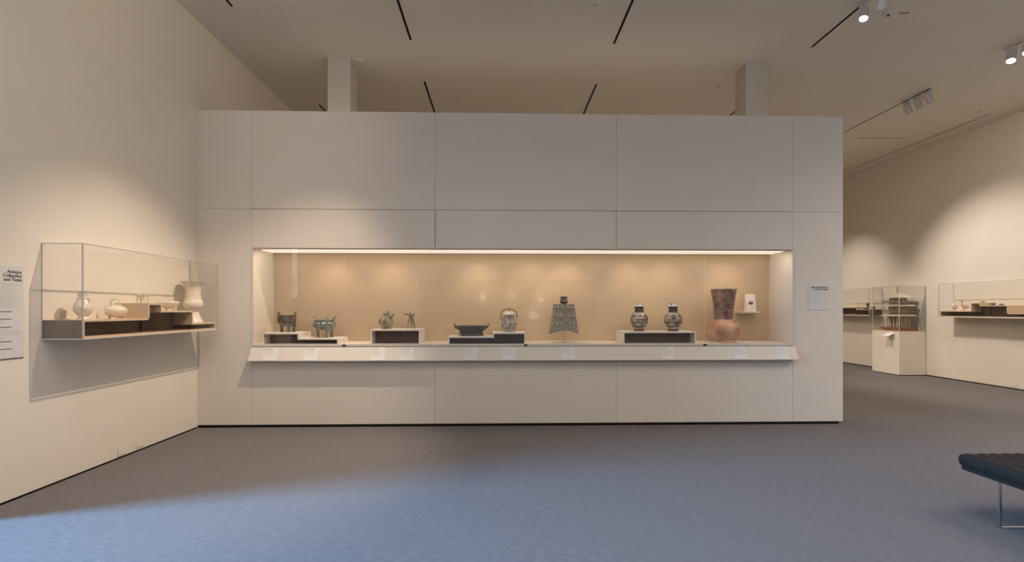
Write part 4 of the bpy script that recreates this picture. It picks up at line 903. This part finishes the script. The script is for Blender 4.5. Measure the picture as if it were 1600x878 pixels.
# tufted cushion: pillowed grid
bm = bmesh.new(); nx, ny = 8, 14; cw, cl = W / nx, Lb / ny; sub = 6
NX, NY = nx * sub, ny * sub; gridv = {}
for i in range(NX + 1):
    for j in range(NY + 1):
        x = i * W / NX; y = j * Lb / NY
        fx = (i % sub) / sub; fy = (j % sub) / sub
        hx = math.sin(PI * fx) ** .45 if fx > 0 else 0; hy = math.sin(PI * fy) ** .35 if fy > 0 else 0
        ed = min(x, W - x, y, Lb - y)
        h = -.016 * (1 - hx) - .006 * (1 - hy)
        if i in (0, NX) or j in (0, NY): h = -.014
        h += -.004 * max(0, 1 - ed / .03)
        gridv[i, j] = bm.verts.new((XB + x, YBf - y, ztop + h + .004))
for i in range(NX):
    for j in range(NY): bm.faces.new((gridv[i, j], gridv[i + 1, j], gridv[i + 1, j + 1], gridv[i, j + 1]))
ring = [(i, 0) for i in range(NX)] + [(NX, j) for j in range(NY)] + [(i, NY) for i in range(NX, 0, -1)] + [(0, j) for j in range(NY, 0, -1)]
prev = [gridv[q] for q in ring]
for dz, out in ((-.03, -.005), (-.06, -.003), (ztop - .02, None)):
    cur = []
    for q in ring:
        c = gridv[q].co; z = (ztop - .010 + dz) if out is not None else zf1 + .0005
        o_ = out if out is not None else .003
        x = c.x + (o_ if q[0] == 0 else (-o_ if q[0] == NX else 0)); y = c.y + (-o_ if q[1] == 0 else (o_ if q[1] == NY else 0))
        cur.append(bm.verts.new((x, y, z)))
    m_ = len(ring)
    for i in range(m_): bm.faces.new((prev[i], prev[(i + 1) % m_], cur[(i + 1) % m_], cur[i]))
    prev = cur
bm.faces.new(prev)
obj('cushion', bm, 'leather', t, 70)
bm = bmesh.new()
for i in range(1, nx):
    for j in range(1, ny):
        bmesh.ops.create_icosphere(bm, subdivisions=1, radius=.007, matrix=Matrix.Translation((XB + i * cw, YBf - j * cl, ztop - .015)))
obj('tuft_buttons', bm, 'leather', t, 60)
for yl_ in (Ydep(3.44, XB), YBf - Lb + .28):
    for x in (XB + .012, XB + W - .03):
        box('leg', x, x + .018, yl_ - .006, yl_ + .006, .010, zf0, 'chrome', t, .001)
    box('floor_bar', XB + .012, XB + W - .012, yl_ - .006, yl_ + .006, 0, .0098, 'chrome', t, .001)

# ------------------------------------------------------------------ behind the camera: what the case glass reflects
YR = -2.98
t = thing('contrast_board', 'added dark fabric board behind the plates, to make their reflection stand out', 'board', (.3, -3.0, 1.0))
M['darkfabric'] = mat('dark_fabric', (0.24, 0.20, 0.16), 0.9, col2=(0.26, 0.22, 0.18), scale=80, spec=0.1)
box('board', -2.6, 3.2, -2.996, -2.98, 1.05, 2.5, 'darkfabric', t)  # added backing, darkens the reflection around the plates
for X, Z, r_, lab in ((-.52, 1.97, .115, 'left of three in the upper row'), (.44, 1.99, .09, 'middle of the upper row'), (1.36, 1.88, .105, 'right of the upper row'), (1.14, 1.38, .16, 'large one in the lower row')):
    t = thing('wall_plate', 'white plate reflected in the case glass, ' + lab, 'plate', (X, YR, Z), 'reflected plates')
    bm = bmesh.new(); lathe(bm, [(0, .004), (r_ * .5, .004), (r_ * .6, .012), (r_, .03), (r_, .034), (r_ * .58, .018), (r_ * .5, .010), (0, .010)], 0, 0, 32)
    bmesh.ops.transform(bm, matrix=Matrix.Translation((X, YR, Z)) @ Matrix.Rotation(-PI / 2, 4, 'X'), verts=bm.verts[:]); obj('plate_body', bm, 'ceramic', t, 50)
    L_('hanger', 'alu', t, [(0.006, Z - .01), (0.006, Z + .01)], X, YR + .003, seg=8)
